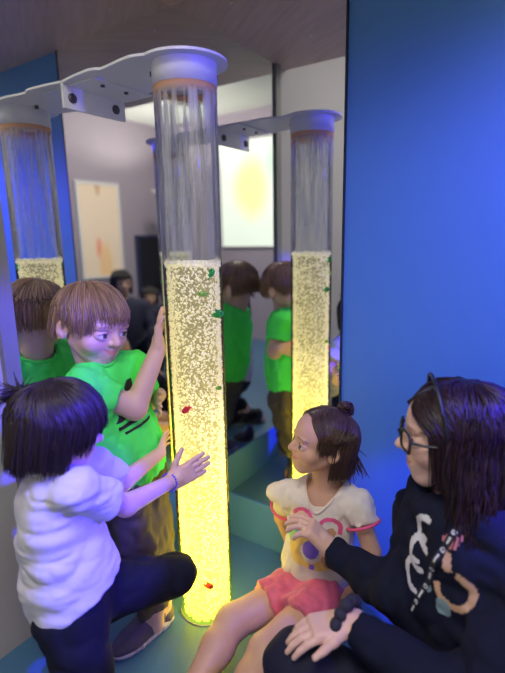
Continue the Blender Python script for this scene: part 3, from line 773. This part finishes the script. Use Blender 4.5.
# ---------------- boy in the green T-shirt, standing at the tube
def green_boy():
    J = dict(pelvis=P(127, 470, 1.18), neck=P(97, 369, 1.17), shR=P(84, 388, 1.08), shL=P(134, 368, 1.235),
             elR=P(135, 408, 1.12), wrR=P(158, 349, 1.175), elL=P(146, 402, 1.27), wrL=P(159, 395, 1.27),
             hipR=P(120, 482, 1.15), hipL=P(143, 480, 1.22), knR=P(138, 548, 1.13), knL=P(154, 540, 1.20), anR=PZ(152, 606, .085), anL=PZ(160, 596, .075))
    B = Body(J, .100, .066, .082, dict(sh=.036, arm=(.033, .029, .0205), leg=(.058, .044, .03)))
    hd = Head(P(93, 325, 1.17), (.84, -.50, -.16), (.10, .04, 1.0), .205, True, .9, SKIN['pale'], .75)
    root = person((J['anR'][0], J['anR'][1], 0), 'boy in a bright green T-shirt, standing with one hand raised on the bubble tube')
    hw = J['wrR']; fine = [(hd.c, .13, .0028), (hw + V3(0, 0, .05), .075, .0028)]
    F = Field(B.pts() + [hd.pt(0, 0, .5)], .13, .006, fine)
    B.torso(F, -.004); B.arms(F); B.legs(F); hd.build(F, J['neck'], .040)
    hand(F, hw, V3(.05, .10, 1), TUBE / MS + V3(0, 0, hw[2]) - hw, .115, 1, (.12, .12, .15, .2), .12)
    hand(F, J['wrL'], V3(.10, -1, .1), TUBE / MS + V3(0, 0, J['wrL'][2]) - J['wrL'], .11, -1, (.2, .2, .25, .3))
    for x in 'RL': F.cap(J['an' + x], J['an' + x] - V3(0, 0, .05), .028, .03, .02)
    F.clip((0, 0, .003), -UZ)
    field_obj('body', F, M_skin, root, lambda v: hd.colors(v, SKIN['pale']))
    hd.eyes(root, (.05, .06, .08), V3(1, 0, -.1))
    fringe = lambda az: .155 if abs(az) < .75 else (.02 if abs(az) < 1.25 else (.08 if abs(az) < 1.7 else -.12))
    hd.hair(root, (.27, .165, .085), fringe, 4200, 3, .0017, .035, crown=(0, -.30, .9))
    # shirt
    F = Field(B.pts(), .10, .005)
    B.torso(F, .017, hips=False)
    A = (B.r, B.f, B.u)
    F.ell(B.along(.02), A, (.116, .088, .16), .05); F.ell(B.along(.26, .0, .01), A, (.112, .082, .14), .05)
    for x in 'RL': B.sleeve(F, x, .62, .047, .053)
    F.clip(B.along(-.08), -B.u)
    F.wrinkle(.006, (26, 26, 11), 4); F.wrinkle(.004, (55, 55, 30), 9)
    F.cap(J['neck'] - B.u * .02, hd.pt(0, -.1, -.2), .046, .052, .010, 's')
    g = np.array((.075, .95, .12))
    sh = field_obj('t_shirt', F, M_shirt, root, lambda v: np.tile(g, (len(v), 1)))
    collar(sh, B, .058, mat('green_rib', (.07, .85, .11), .9), sh)
    ink = np.array((.012, .014, .014)); em = B.along(.66)
    shp = [(polyf([(-.062, -.025), (.016, .060), (.030, .060), (.030, -.025), (.010, -.025), (.010, .025), (-.028, -.025)]), ink),
           (polyf([(-.062, -.042), (.055, -.042), (.055, -.034), (-.062, -.034)]), ink),
           (polyf([(-.05, -.058), (.05, -.058), (.05, -.051), (-.05, -.051)]), ink), (polyf([(.036, -.025), (.052, -.025), (.052, .01), (.036, .01)]), ink)]
    decal('chest_print', sh, em, -B.r, B.u, B.f, .14, .14, paint(shp), .003, sh)
    # trousers
    F = Field([J[k] for k in J if k[:2] in ('pe', 'hi', 'kn', 'an')], .12, .0055)
    F.ell(B.along(.0), A, (.105, .080, .10), .04)
    for x in 'RL':
        F.cap(J['hip' + x], J['kn' + x], .076, .062, .02); F.cap(J['kn' + x], J['an' + x] - V3(0, 0, .0), .062, .050, .02)
        e = J['an' + x]; F.cap(e, e - V3(0, 0, .02), .047, .05, .01)
    F.clip(B.along(.2), B.u); F.clip((0, 0, .080), -UZ)
    F.wrinkle(.009, (20, 20, 30), 7); F.wrinkle(.004, (50, 50, 40), 17)
    field_obj('trousers', F, mat('olive_trousers', (.085, .068, .050), .75, var=.2, vscale=20, bump=.1, bscale=200), root)
    ms = (mat('shoe_purple', (.085, .07, .11), .6, var=.3, vscale=40), mat('shoe_sole', (.55, .50, .58), .5), mat('shoe_lace', (.55, .45, .50), .6), mat('shoe_orange', (.75, .28, .05), .5))
    shoe('shoe', PZ(163, 622, .0), PZ(113, 661, .0), .085, .033, ms, root)
    shoe('shoe', PZ(153, 602, .0), PZ(165, 606, .0) + V3(.02, -.08, 0), .08, .032, ms, root)
MS = 1.072; green_boy()

# ---------------- child in the white T-shirt, kneeling on one knee
def white_child():
    J = dict(pelvis=P(72, 598, 1.0), neck=P(50, 470, 1.0), shR=P(74, 489, .94), shL=P(92, 466, 1.10),
             elR=P(126, 505, 1.06), wrR=P(170, 482, 1.225), elL=P(122, 482, 1.20), wrL=P(160, 453, 1.34),
             hipR=P(72, 615, .95), hipL=P(98, 592, 1.06), knR=PZ(100, 760, .06), knL=P(176, 574, 1.17))
    J['anR'] = J['knR'] + V3(-.20, -.06, -.01); J['anL'] = P(82, 618, 1.10)
    B = Body(J, .096, .070, .080, dict(sh=.034, arm=(.031, .0265, .019), leg=(.058, .044, .03)))
    hd = Head(P(62, 427, 1.0), (.86, .45, -.22), (.06, .06, 1.0), .200, True)
    root = person((J['knR'][0], J['knR'][1], 0), 'dark-haired child in a white T-shirt kneeling at the tube, bracelet on the wrist')
    w = J['wrR']; fine = [(hd.c, .12, .003), (w + V3(.05, .02, .02), .075, .0026)]
    F = Field(B.pts() + [hd.pt(0, 0, .5)], .13, .006, fine)
    B.torso(F, -.004); B.arms(F); B.legs(F); hd.build(F, J['neck'], .040)
    tip = P(219, 455, 1.285)
    hand(F, w, tip - w, V3(.15, 1, -.05), .138, 1, (.03, .05, .10, .16), .055, (.85, .1), 1.08)
    hand(F, J['wrL'], V3(.05, 1, .30), V3(1, 0, 0), .10, -1, (.2, .2, .25, .3))
    for x in 'RL': F.cap(J['an' + x], J['an' + x] + V3(-.03, -.01, -.03), .028, .03, .02)
    F.clip((0, 0, .003), -UZ)
    field_obj('body', F, M_skin, root, lambda v: hd.colors(v, SKIN['pale']))
    hd.eyes(root, (.03, .02, .015))
    bob = lambda az: .05 if abs(az) < .75 else (-.14 if abs(az) < 1.3 else (-.33 if abs(az) < 2.2 else -.40))
    # little ponytail tuft at the back of the crown
    rg = np.random.default_rng(8); tp, trd = [], []
    base = hd.pt(-.12, -.46, .34)
    for i in range(60):
        d = unit(V3(-.75, -.1, .25) + rg.normal(size=3) * .38); L = rg.uniform(.035, .075); t = np.linspace(0, 1, 7)[:, None]
        tp.append(base + d * L * t + V3(0, 0, -1) * t ** 2 * rg.uniform(0, .03) + rg.normal(size=3) * .004); trd.append(.0022 * np.linspace(1, .3, 7))
    hd.hair(root, (.026, .016, .014), bob, 5200, 11, .0019, .078, crown=(0, -.35, .85), extra=[(tp, trd)], hang=.986)
    link('hair_tie', tube_mesh('hair_tie', [[base + .014 * (hd.r * math.cos(q) + hd.u * math.sin(q)) for q in np.linspace(0, 6.4, 20)]], [.004], 8), M_black, root)
    A = (B.r, B.f, B.u)
    F = Field(B.pts(), .10, .0045)
    B.torso(F, .017, hips=False)
    F.ell(B.along(.30, 0, .005), A, (.108, .092, .14), .05); F.ell(B.along(.08, 0, .012), A, (.114, .108, .14), .05)
    for x in 'RL': B.sleeve(F, x, .66, .047, .056)
    F.clip(B.along(.03), -B.u + B.f * .45)
    F.wrinkle(.006, (9, 9, 30), 21); F.wrinkle(.003, (24, 24, 60), 5)
    F.cap(J['neck'] - B.u * .015, hd.pt(0, -.1, -.2), .043, .05, .010, 's')
    field_obj('t_shirt', F, M_shirt, root, lambda v: np.tile(np.array((.64, .63, .65)), (len(v), 1)))
    cp = [J['neck'] + B.u * .012 + .05 * (B.r * math.cos(q) + B.f * math.sin(q)) + B.u * .006 * math.sin(q) * -1 for q in np.linspace(0, 2 * math.pi, 33)]
    link('collar', tube_mesh('collar', [cp], [.006], 8), mat('white_rib', (.72, .70, .72), .9), root)
    F = Field([J[k] for k in J if k[:2] in ('pe', 'hi', 'kn', 'an')], .12, .0055)
    F.ell(B.along(.0), A, (.108, .092, .11), .04)
    for x in 'RL':
        F.cap(J['hip' + x], J['kn' + x], .078, .056, .03); F.cap(J['kn' + x], J['an' + x], .056, .042, .02)
    F.clip(B.along(.22), B.u); F.clip((0, 0, .002), -UZ)
    F.wrinkle(.006, (20, 20, 24), 31)
    field_obj('trousers', F, mat('navy_trousers', (.007, .008, .015), .8, spec=.25, var=.2, vscale=20, bump=.1, bscale=260), root)
    ms = (mat('shoe_dark', (.02, .02, .03), .6), mat('shoe_sole_dark', (.06, .06, .07), .6), mat('shoe_lace_dark', (.05, .05, .06), .6), M_black)
    a = J['anL']; shoe('shoe', V3(a[0] - .07, a[1] + .02, .0), V3(a[0] + .05, a[1] + .0, .0), .075, .030, ms, root)
    a = J['anR']; shoe('shoe', V3(a[0] - .03, a[1] + .01, .0), V3(a[0] + .10, a[1] + .02, .0), .075, .030, ms, root)
    # beaded bracelet
    ax = unit(J['wrR'] - J['elR']); s1 = unit(np.cross(ax, UZ)); s2 = np.cross(ax, s1); c0 = J['wrR'] - ax * .004
    br = empty('bracelet', c0); br.parent = root; br.matrix_parent_inverse = Matrix.Translation(-Vector(root.location))
    bpts = np.array([c0 + .0245 * (s1 * math.cos(q) + s2 * math.sin(q)) for q in np.arange(22) * 2 * math.pi / 22])
    link('bracelet_beads', blobs('bracelet_beads', bpts, np.full(22, .0036), 0.0), mat('bead_violet', (.10, .08, .75), .3, var=.5, vscale=150), root)
    bpy.data.objects.remove(br)
MS = 0.914; white_child()

# ---------------- girl sitting on the floor against the mirror
def girl():
    J = dict(pelvis=P(313, 590, 1.32), neck=P(326, 484, 1.35), shR=P(289, 494, 1.385), shL=P(357, 504, 1.29),
             elR=P(282, 517, 1.50), wrR=P(292, 548, 1.56), elL=P(372, 552, 1.24), wrL=P(354, 590, 1.20),
             hipR=P(294, 592, 1.29), hipL=P(322, 602, 1.23), knR=P(232, 622, 1.20), knL=P(266, 652, 1.08), anR=PZ(186, 702, .06), anL=PZ(222, 742, .06))
    B = Body(J, .094, .062, .082, dict(sh=.033, arm=(.030, .026, .0185), leg=(.060, .047, .03)))
    hd = Head(P(321, 442, 1.33), (-.96, -.16, .20), (.22, .04, 1.0), .207, True, .2, SKIN['tan'])
    root = person((J['pelvis'][0], J['pelvis'][1], 0), 'girl in a white T-shirt and pink shorts, sitting with her legs out')
    fine = [(hd.c, .12, .0028)]
    F = Field(B.pts() + [hd.pt(0, 0, .5)], .13, .006, fine)
    B.torso(F, -.004); B.arms(F); B.legs(F); hd.build(F, J['neck'], .038)
    hand(F, J['wrL'], V3(-.4, -.2, -.5), V3(-.5, 0, -1), .11, 1); hand(F, J['wrR'], V3(.3, -.3, -.6), V3(0, 0, -1), .11, 1)
    for x in 'RL':
        d = unit(J['an' + x] - J['kn' + x]); F.cap(J['an' + x] + V3(0, 0, -.01), J['an' + x] + d * .03 + V3(0, 0, .08), .028, .022, .02)
    F.clip((0, 0, .003), -UZ)
    field_obj('body', F, M_skin, root, lambda v: hd.colors(v, SKIN['tan']))
    hd.eyes(root, (.04, .025, .015))
    fr = lambda az: .34 if abs(az) < .8 else (.04 if abs(az) < 1.55 else -.34)
    rg = np.random.default_rng(9); tp, trd = [], []
    base = hd.pt(0, -.42, -.05)
    for i in range(160):
        d = unit(V3(.1, .0, -1) + rg.normal(size=3) * .25); L = rg.uniform(.05, .10); t = np.linspace(0, 1, 7)[:, None]
        tp.append(base + rg.normal(size=3) * .012 + d * L * t); trd.append(.0024 * np.linspace(1, .4, 7))
    b2 = hd.pt(.05, -.28, .52)
    for i in range(90):
        a = rg.uniform(0, 6.28); t = np.linspace(0, 3.6, 9)[:, None]; o = rg.normal(size=3) * .005
        tp.append(b2 + o + .014 * (np.cos(t + a) * hd.f + np.sin(t + a) * hd.u) + hd.r * rg.uniform(-.012, .012)); trd.append(np.full(9, .0024))
    hd.hair(root, (.060, .030, .020), fr, 4600, 14, .0018, .042, crown=(0, -.35, .85), extra=[(tp, trd)], wild=.012, sweep=1.15)
    A = (B.r, B.f, B.u)
    F = Field(B.pts()[:4] + [J['elR'], J['elL']], .10, .0045)
    B.torso(F, .017, hips=False)
    F.ell(B.along(.10), A, (.104, .084, .15), .05); F.ell(B.along(.34), A, (.102, .078, .14), .05)
    B.sleeve(F, 'L', .42, .045, .052)
    F.cap(J['shR'], P(276, 492, 1.40), .042, .036, .02); B.sleeve(F, 'R', .45, .044, .050)
    F.clip(B.along(.0), -B.u)
    F.wrinkle(.006, (24, 24, 14), 41); F.wrinkle(.0035, (60, 60, 40), 45)
    F.cap(J['neck'] - B.u * .022 + B.f * .012, hd.pt(0, -.1, -.2), .057, .054, .010, 's')
    sh = field_obj('t_shirt', F, M_shirt, root, lambda v: np.tile(np.array((.74, .68, .62)), (len(v), 1)))
    collar(sh, B, .060, mat('cream_rib', (.70, .62, .56), .9), sh, fo=.010)
    pk, gn, yl, vi, tn = (.75, .10, .28), (.25, .62, .22), (.80, .55, .16), (.20, .12, .75), (.55, .30, .16)
    shp = [(ringf(-.040, .035, .026, .038, -.4, 3.4), pk), (ringf(.045, .030, .024, .036, -.4, 3.6), pk), (ringf(-.040, .035, .014, .026, 0, 3.14), (.8, .55, .5)),
           (polyf([(-.085, .01), (-.05, .02), (-.035, -.03), (-.06, -.055), (-.088, -.03)]), gn), (polyf([(-.06, .02), (-.045, .02), (-.035, -.03), (-.05, -.04)]), (.15, .5, .6)),
           (ringf(0.0, -.050, .028, .058, sx=1.25), yl), (ringf(0.0, -.040, 0, .026), vi), (ringf(.05, .02, 0, .014), tn), (ringf(.055, -.06, 0, .02), tn), (ringf(.012, -.088, 0, .009), vi)]
    decal('chest_print', sh, B.along(.62), -B.r, B.u, B.f, .19, .19, paint(shp), .003, sh)
    # pink sleeve trims
    for c, d, r in ((J['shR'] + (J['elR'] - J['shR']) * .45, J['elR'] - J['shR'], .048), (J['shL'] + (J['elL'] - J['shL']) * .42, J['elL'] - J['shL'], .050)):
        d = unit(d); s1 = unit(np.cross(d, UZ)); s2 = np.cross(d, s1)
        link('sleeve_trim', tube_mesh('sleeve_trim', [[c + r * (s1 * math.cos(q) + s2 * math.sin(q)) for q in np.linspace(0, 6.3, 28)]], [.0045], 6), mat('pink_trim', (.80, .10, .25), .7), sh)
    F = Field([J[k] for k in J if k[:2] in ('pe', 'hi', 'kn')], .12, .005)
    F.ell(B.along(.0), A, (.108, .084, .10), .04)
    for x in 'RL':
        a, b = J['hip' + x], J['kn' + x]; e = a + (b - a) * .48
        F.cap(a, b, .078, .074, .02, clips=[(e, b - a)])
    F.clip(B.along(.40), B.u); F.clip((0, 0, .002), -UZ); F.wrinkle(.006, (30, 30, 30), 51)
    field_obj('shorts', F, mat('pink_velour', (.72, .12, .22), .55, var=.35, vscale=45, sheen=.4, bump=.2, bscale=90), root)
MS = 0.914; girl()

# ---------------- woman in the navy hoodie
def woman():
    J = dict(pelvis=P(470, 735, .90), neck=P(468, 498, .93), shR=P(428, 520, 1.07), shL=P(560, 575, .76),
             elR=P(398, 592, .95), wrR=P(331, 549, 1.12), elL=P(462, 705, .70), wrL=P(350, 622, .86),
             hipR=P(440, 720, 1.0), hipL=P(480, 770, .80), knL=P(300, 668, .86), knR=P(385, 690, 1.02))
    J['anL'] = V3(J['knL'][0] - .06, J['knL'][1] - .10, .05); J['anR'] = V3(J['knR'][0] - .22, J['knR'][1] - .02, .05)
    B = Body(J, .165, .115, .15, dict(sh=.055, arm=(.050, .042, .029), leg=(.085, .062, .042)))
    hd = Head(P(451, 436, .95), (-.975, .20, .0), (.05, .02, 1.0), .232, False, .3)
    root = person((J['pelvis'][0], J['pelvis'][1], 0), 'woman in glasses and a navy hoodie, reaching one hand toward the seated girl')
    wR, wL = J['wrR'], J['wrL']
    fine = [(hd.c, .14, .0034), (P(305, 525, 1.13), .07, .003)]
    F = Field(B.pts() + [hd.pt(0, 0, .5), P(285, 500, 1.13)], .15, .008, fine)
    B.torso(F, k=.06); B.arms(F); B.legs(F); hd.build(F, J['neck'], .056)
    hand(F, wR, P(296, 513, 1.14) - wR, V3(-.5, .2, -.8), .165, -1, (.45, .55, .6, .65), .07, (.7, .6))
    hand(F, wL, P(296, 632, .84) - wL, V3(-.1, .0, -1), .165, 1, (.30, .32, .34, .36), .07, (.5, .2))
    for x in 'RL': F.cap(J['an' + x], J['an' + x] + V3(-.15, -.02, -.02), .04, .03, .03)
    F.clip((0, 0, .003), -UZ)
    field_obj('body', F, M_skin, root, lambda v: hd.colors(v, SKIN['pale']))
    hd.eyes(root, (.05, .06, .05))
    # long dark auburn hair
    rg = np.random.default_rng(31); tp, trd = [], []
    for i in range(2600):
        sidev = rg.choice((1, -1)); az = rg.uniform(1.2, math.pi) * sidev
        l0, f0 = math.sin(az) * .36, math.cos(az) * .44 - .07
        k = rg.uniform(1.0, 1.28); l0 *= k; f0 = (f0 + .07) * k - .07
        u0 = rg.uniform(-.05, .15); end = rg.uniform(-1.35, -.75) if abs(az) < 2.2 else rg.uniform(-1.2, -.6)
        t = np.linspace(0, 1, 14); ph = rg.uniform(0, 6.28); wv = rg.uniform(.01, .04)
        uu = u0 + (end - u0) * t; spread = 1 + .30 * t
        ll = l0 * spread + wv * np.sin(t * 9 + ph); ffv = f0 * (1 + .1 * t) - .10 * t * (1 if abs(az) < 1.8 else .2) + wv * np.cos(t * 8 + ph)
        tp.append(hd.c + hd.h * (ll[:, None] * hd.r + ffv[:, None] * hd.f + uu[:, None] * hd.u)); trd.append(.0026 * np.linspace(1, .4, 14))
    lf = lambda az: .36 if abs(az) < .75 else -.34
    hd.hair(root, (.016, .005, .007), lf, 4200, 33, .0022, .08, crown=(0, -.05, 1), extra=[(tp, trd)], wild=.010, sweep=1.15)
    # hoodie
    A = (B.r, B.f, B.u)
    F = Field(B.pts()[:8], .16, .0065)
    B.torso(F, .028, k=.07)
    for x in 'RL':
        a, b, c = J['sh' + x], J['el' + x], J['wr' + x]
        F.cap(a, b, .070, .060, .03); e = c - unit(c - b) * .012; F.cap(b, c, .064, .043, .02, clips=[(e, c - b)])
    # hood lying on the shoulders and round the neck
    hc = [J['neck'] + B.u * .01 + .085 * (B.r * math.cos(q) * 1.15 + B.f * math.sin(q)) - B.u * .03 * math.sin(q) for q in np.linspace(0, 2 * math.pi, 17)]
    for i in range(16): F.cap(hc[i], hc[i + 1], .034, .034, .02)
    F.cap(J['neck'], hd.pt(0, -.1, -.2), .062, .064, .008, 's')
    F.clip((0, 0, .003), -UZ)
    F.wrinkle(.012, (11, 11, 14), 61); F.wrinkle(.005, (28, 28, 30), 65)
    sh = field_obj('hoodie', F, mat('navy_fleece', (.008, .010, .028), .9, var=.15, vscale=12, bump=.15, bscale=300, spec=.2), root)
    # chest emblem: white scalloped loops, a tan hook shape, small coloured bits, and a lanyard
    wh, tan_, pkc, tl_ = (.72, .72, .74), (.55, .34, .20), (.55, .20, .22), (.22, .34, .38)
    larc = lambda cx, cy, r0, r1, lim: (lambda X, Y: (np.hypot(X - cx, Y - cy) > r0) & (np.hypot(X - cx, Y - cy) < r1) & (np.abs(np.arctan2(Y - cy, X - cx)) > lim))
    shp = [(larc(-.040, .058, .026, .040, 1.25), wh), (larc(-.052, .008, .026, .040, 1.25), wh), (larc(-.058, -.042, .026, .040, 1.35), wh),
           (ringf(.030, -.020, .030, .044, -3.0, 1.3), tan_), (polyf([(.010, .055), (.026, .050), (.034, .018), (.020, .014)]), tan_), (polyf([(.0, .075), (.016, .085), (.04, .09), (.03, .06), (.006, .055)]), pkc), (ringf(.012, -.07, 0, .018), tl_), (ringf(-.028, -.05, 0, .010), tl_)]
    eo = B.along(.56, -.0, 0)
    bv = BVHTree.FromPolygons([v.co for v in sh.data.vertices], [q.vertices for q in sh.data.polygons])
    hit = bv.ray_cast(Vector(CAM / MS), Vector(unit(ray(438, 572))))[0]; eo = cpx = np.array(hit)
    decal('chest_print', sh, eo, -B.r, B.u, B.f, .22, .24, paint(shp), .003, sh, reach=.06)
    lan = [(polyf([(-.006, -.12), (.006, -.12), (.006, .12), (-.006, .12)]), (.010, .012, .03))]
    for q in (.10, .055, .0, -.055, -.10): lan.append((ringf(0, q, .002, .0048), wh)); lan.append((polyf([(-.003, q - .030), (.003, q - .030), (.003, q - .012), (-.003, q - .012)]), wh))
    decal('lanyard', sh, cpx - B.r * -.012, unit(-B.r * .93 - B.u * .36), unit(B.u * .93 - B.r * .36), B.f, .014, .26, paint(lan), .0022, sh, reach=.06, lift=.003)
    # trousers
    F = Field([J[k] for k in J if k[:2] in ('pe', 'hi', 'kn', 'an')], .16, .008)
    F.ell(B.along(-.05), A, (.19, .15, .14), .05)
    for x in 'RL': F.cap(J['hip' + x], J['kn' + x], .105, .078, .03); F.cap(J['kn' + x], J['an' + x], .078, .055, .02)
    F.clip((0, 0, .003), -UZ); F.wrinkle(.006, (16, 16, 16), 71)
    field_obj('trousers', F, mat('dark_jeans', (.014, .015, .035), .8, spec=.25, var=.15, vscale=30, bump=.1, bscale=300), root)
    # headband, glasses, scrunchie
    hb = [hd.pt(.40 * math.cos(q) * .98, .10 + .10 * math.sin(q), .10 + .470 * math.sin(q)) for q in np.linspace(-.1, math.pi + .1, 28)]
    link('headband', tube_mesh('headband', [hb], [.0045], 8), M_black, root)
    gp, gr = [], []
    for q in (1, -1):
        c = hd.pt(q * .165, .42, -.01); ax = unit(hd.r * .96 - hd.f * .18 * q)
        gp.append([c + hd.h * (ax * .125 * math.copysign(abs(math.cos(t)) ** .45, math.cos(t)) + hd.u * .088 * math.copysign(abs(math.sin(t)) ** .45, math.sin(t))) for t in np.linspace(0, 6.3, 30)]); gr.append(.0030)
        gp.append([c + ax * q * hd.h * .125 + hd.u * hd.h * .03, hd.pt(q * .34, .28, .02), hd.pt(q * .37, .0, .02), hd.pt(q * .37, -.10, -.03)]); gr.append(.0030)
    gp.append([hd.pt(.045, .455, .02), hd.pt(0, .47, .03), hd.pt(-.045, .455, .02)]); gr.append(.0022)
    link('eyeglasses', tube_mesh('eyeglasses', gp, gr, 8), M_black, root)
    ax = unit(wL - J['elL']); s1 = unit(np.cross(ax, UZ)); s2 = np.cross(ax, s1); c0 = wL + ax * .012
    sp_ = np.array([c0 + .040 * (s1 * math.cos(q) + s2 * math.sin(q)) for q in np.arange(11) * 2 * math.pi / 11])
    link('scrunchie', blobs('scrunchie', sp_, np.full(11, .015), 0.15), M_dark, root)
MS = 0.93; woman()

MS = 1.0
# ---------------- people sitting further back in the room, seen only in the mirrors
def sitter(px, py, Yv, face, shirt, hairc, label, adult=True):
    v = P(px, py, Yv); q = 2 * C - v; h = V3(q[0], q[1], v[2])          # seen by way of both mirrors
    f = unit(V3(*face)); s = h[2] / .80; r = np.cross(f, UZ); base = V3(h[0], h[1], 0)
    o = lambda fx, lx, z: base + f * fx * s + r * lx * s + UZ * z * s
    J = dict(pelvis=o(0, 0, .13), neck=o(0, 0, .62), shR=o(0, .17, .57), shL=o(0, -.17, .57), elR=o(.1, .24, .34), elL=o(.1, -.24, .34), wrR=o(.32, .15, .36), wrL=o(.32, -.15, .36),
             hipR=o(0, .1, .12), hipL=o(0, -.1, .12), knR=o(.36, .17, .34), knL=o(.36, -.17, .34), anR=o(.52, .10, .07), anL=o(.52, -.10, .07))
    B = Body(J, .16 * s, .11 * s, .14 * s, dict(sh=.055 * s, arm=(.05 * s, .042 * s, .03 * s), leg=(.085 * s, .062 * s, .045 * s)))
    hd = Head(h, f, UZ, .225 * s ** .6, not adult)
    root = person((h[0], h[1], 0), label)
    F = Field(B.pts() + [hd.pt(0, 0, .5)], .15, .011, [(hd.c, .13, .006)])
    B.torso(F, k=.06); B.arms(F); B.legs(F); hd.build(F, J['neck'], .055 * s)
    hand(F, J['wrR'], f, -UZ, .16 * s, -1); hand(F, J['wrL'], f, -UZ, .16 * s, 1)
    for x in 'RL': F.cap(J['an' + x], J['an' + x] + f * .15 * s - UZ * .03, .04 * s, .03 * s, .03)
    F.clip((0, 0, .003), -UZ)
    field_obj('body', F, M_skin, root, lambda v: hd.colors(v, SKIN['tan']))
    hd.eyes(root)
    hd.hair(root, hairc, lambda az: .2 if abs(az) < .8 else -.35, 500, 40, .005, .07)
    F = Field(B.pts(), .15, .011); B.torso(F, .022, k=.06); B.arms(F, .018)
    F.cap(J['neck'], hd.pt(0, -.1, -.2), .062 * s, .064 * s, .008, 's')
    for x in 'RL': F.cap(J['wr' + x], J['wr' + x] + (J['wr' + x] - J['el' + x]) * .5, .06 * s, .06 * s, .005, 's')
    field_obj('sweater', F, mat('knit_' + label.split()[2], shirt, .85, var=.1), root)
    F = Field([J[k] for k in J if k[:2] in ('pe', 'hi', 'kn', 'an')], .15, .011); F.ell(J['pelvis'], (B.r, B.f, B.u), (.18 * s, .14 * s, .13 * s), .05); B.legs(F, .018); F.clip((0, 0, .002), -UZ)
    field_obj('trousers', F, M_dark, root)
sitter(122, 283, 4.1, (-.5, .85, 0), (.02, .02, .05), (.012, .010, .012), 'adult in a dark black sweater sitting on the floor of the room behind')
sitter(150, 296, 4.75, (-.2, .95, 0), (.03, .03, .30), (.02, .015, .015), 'child in a deep blue sweater sitting on the floor of the room behind', False)
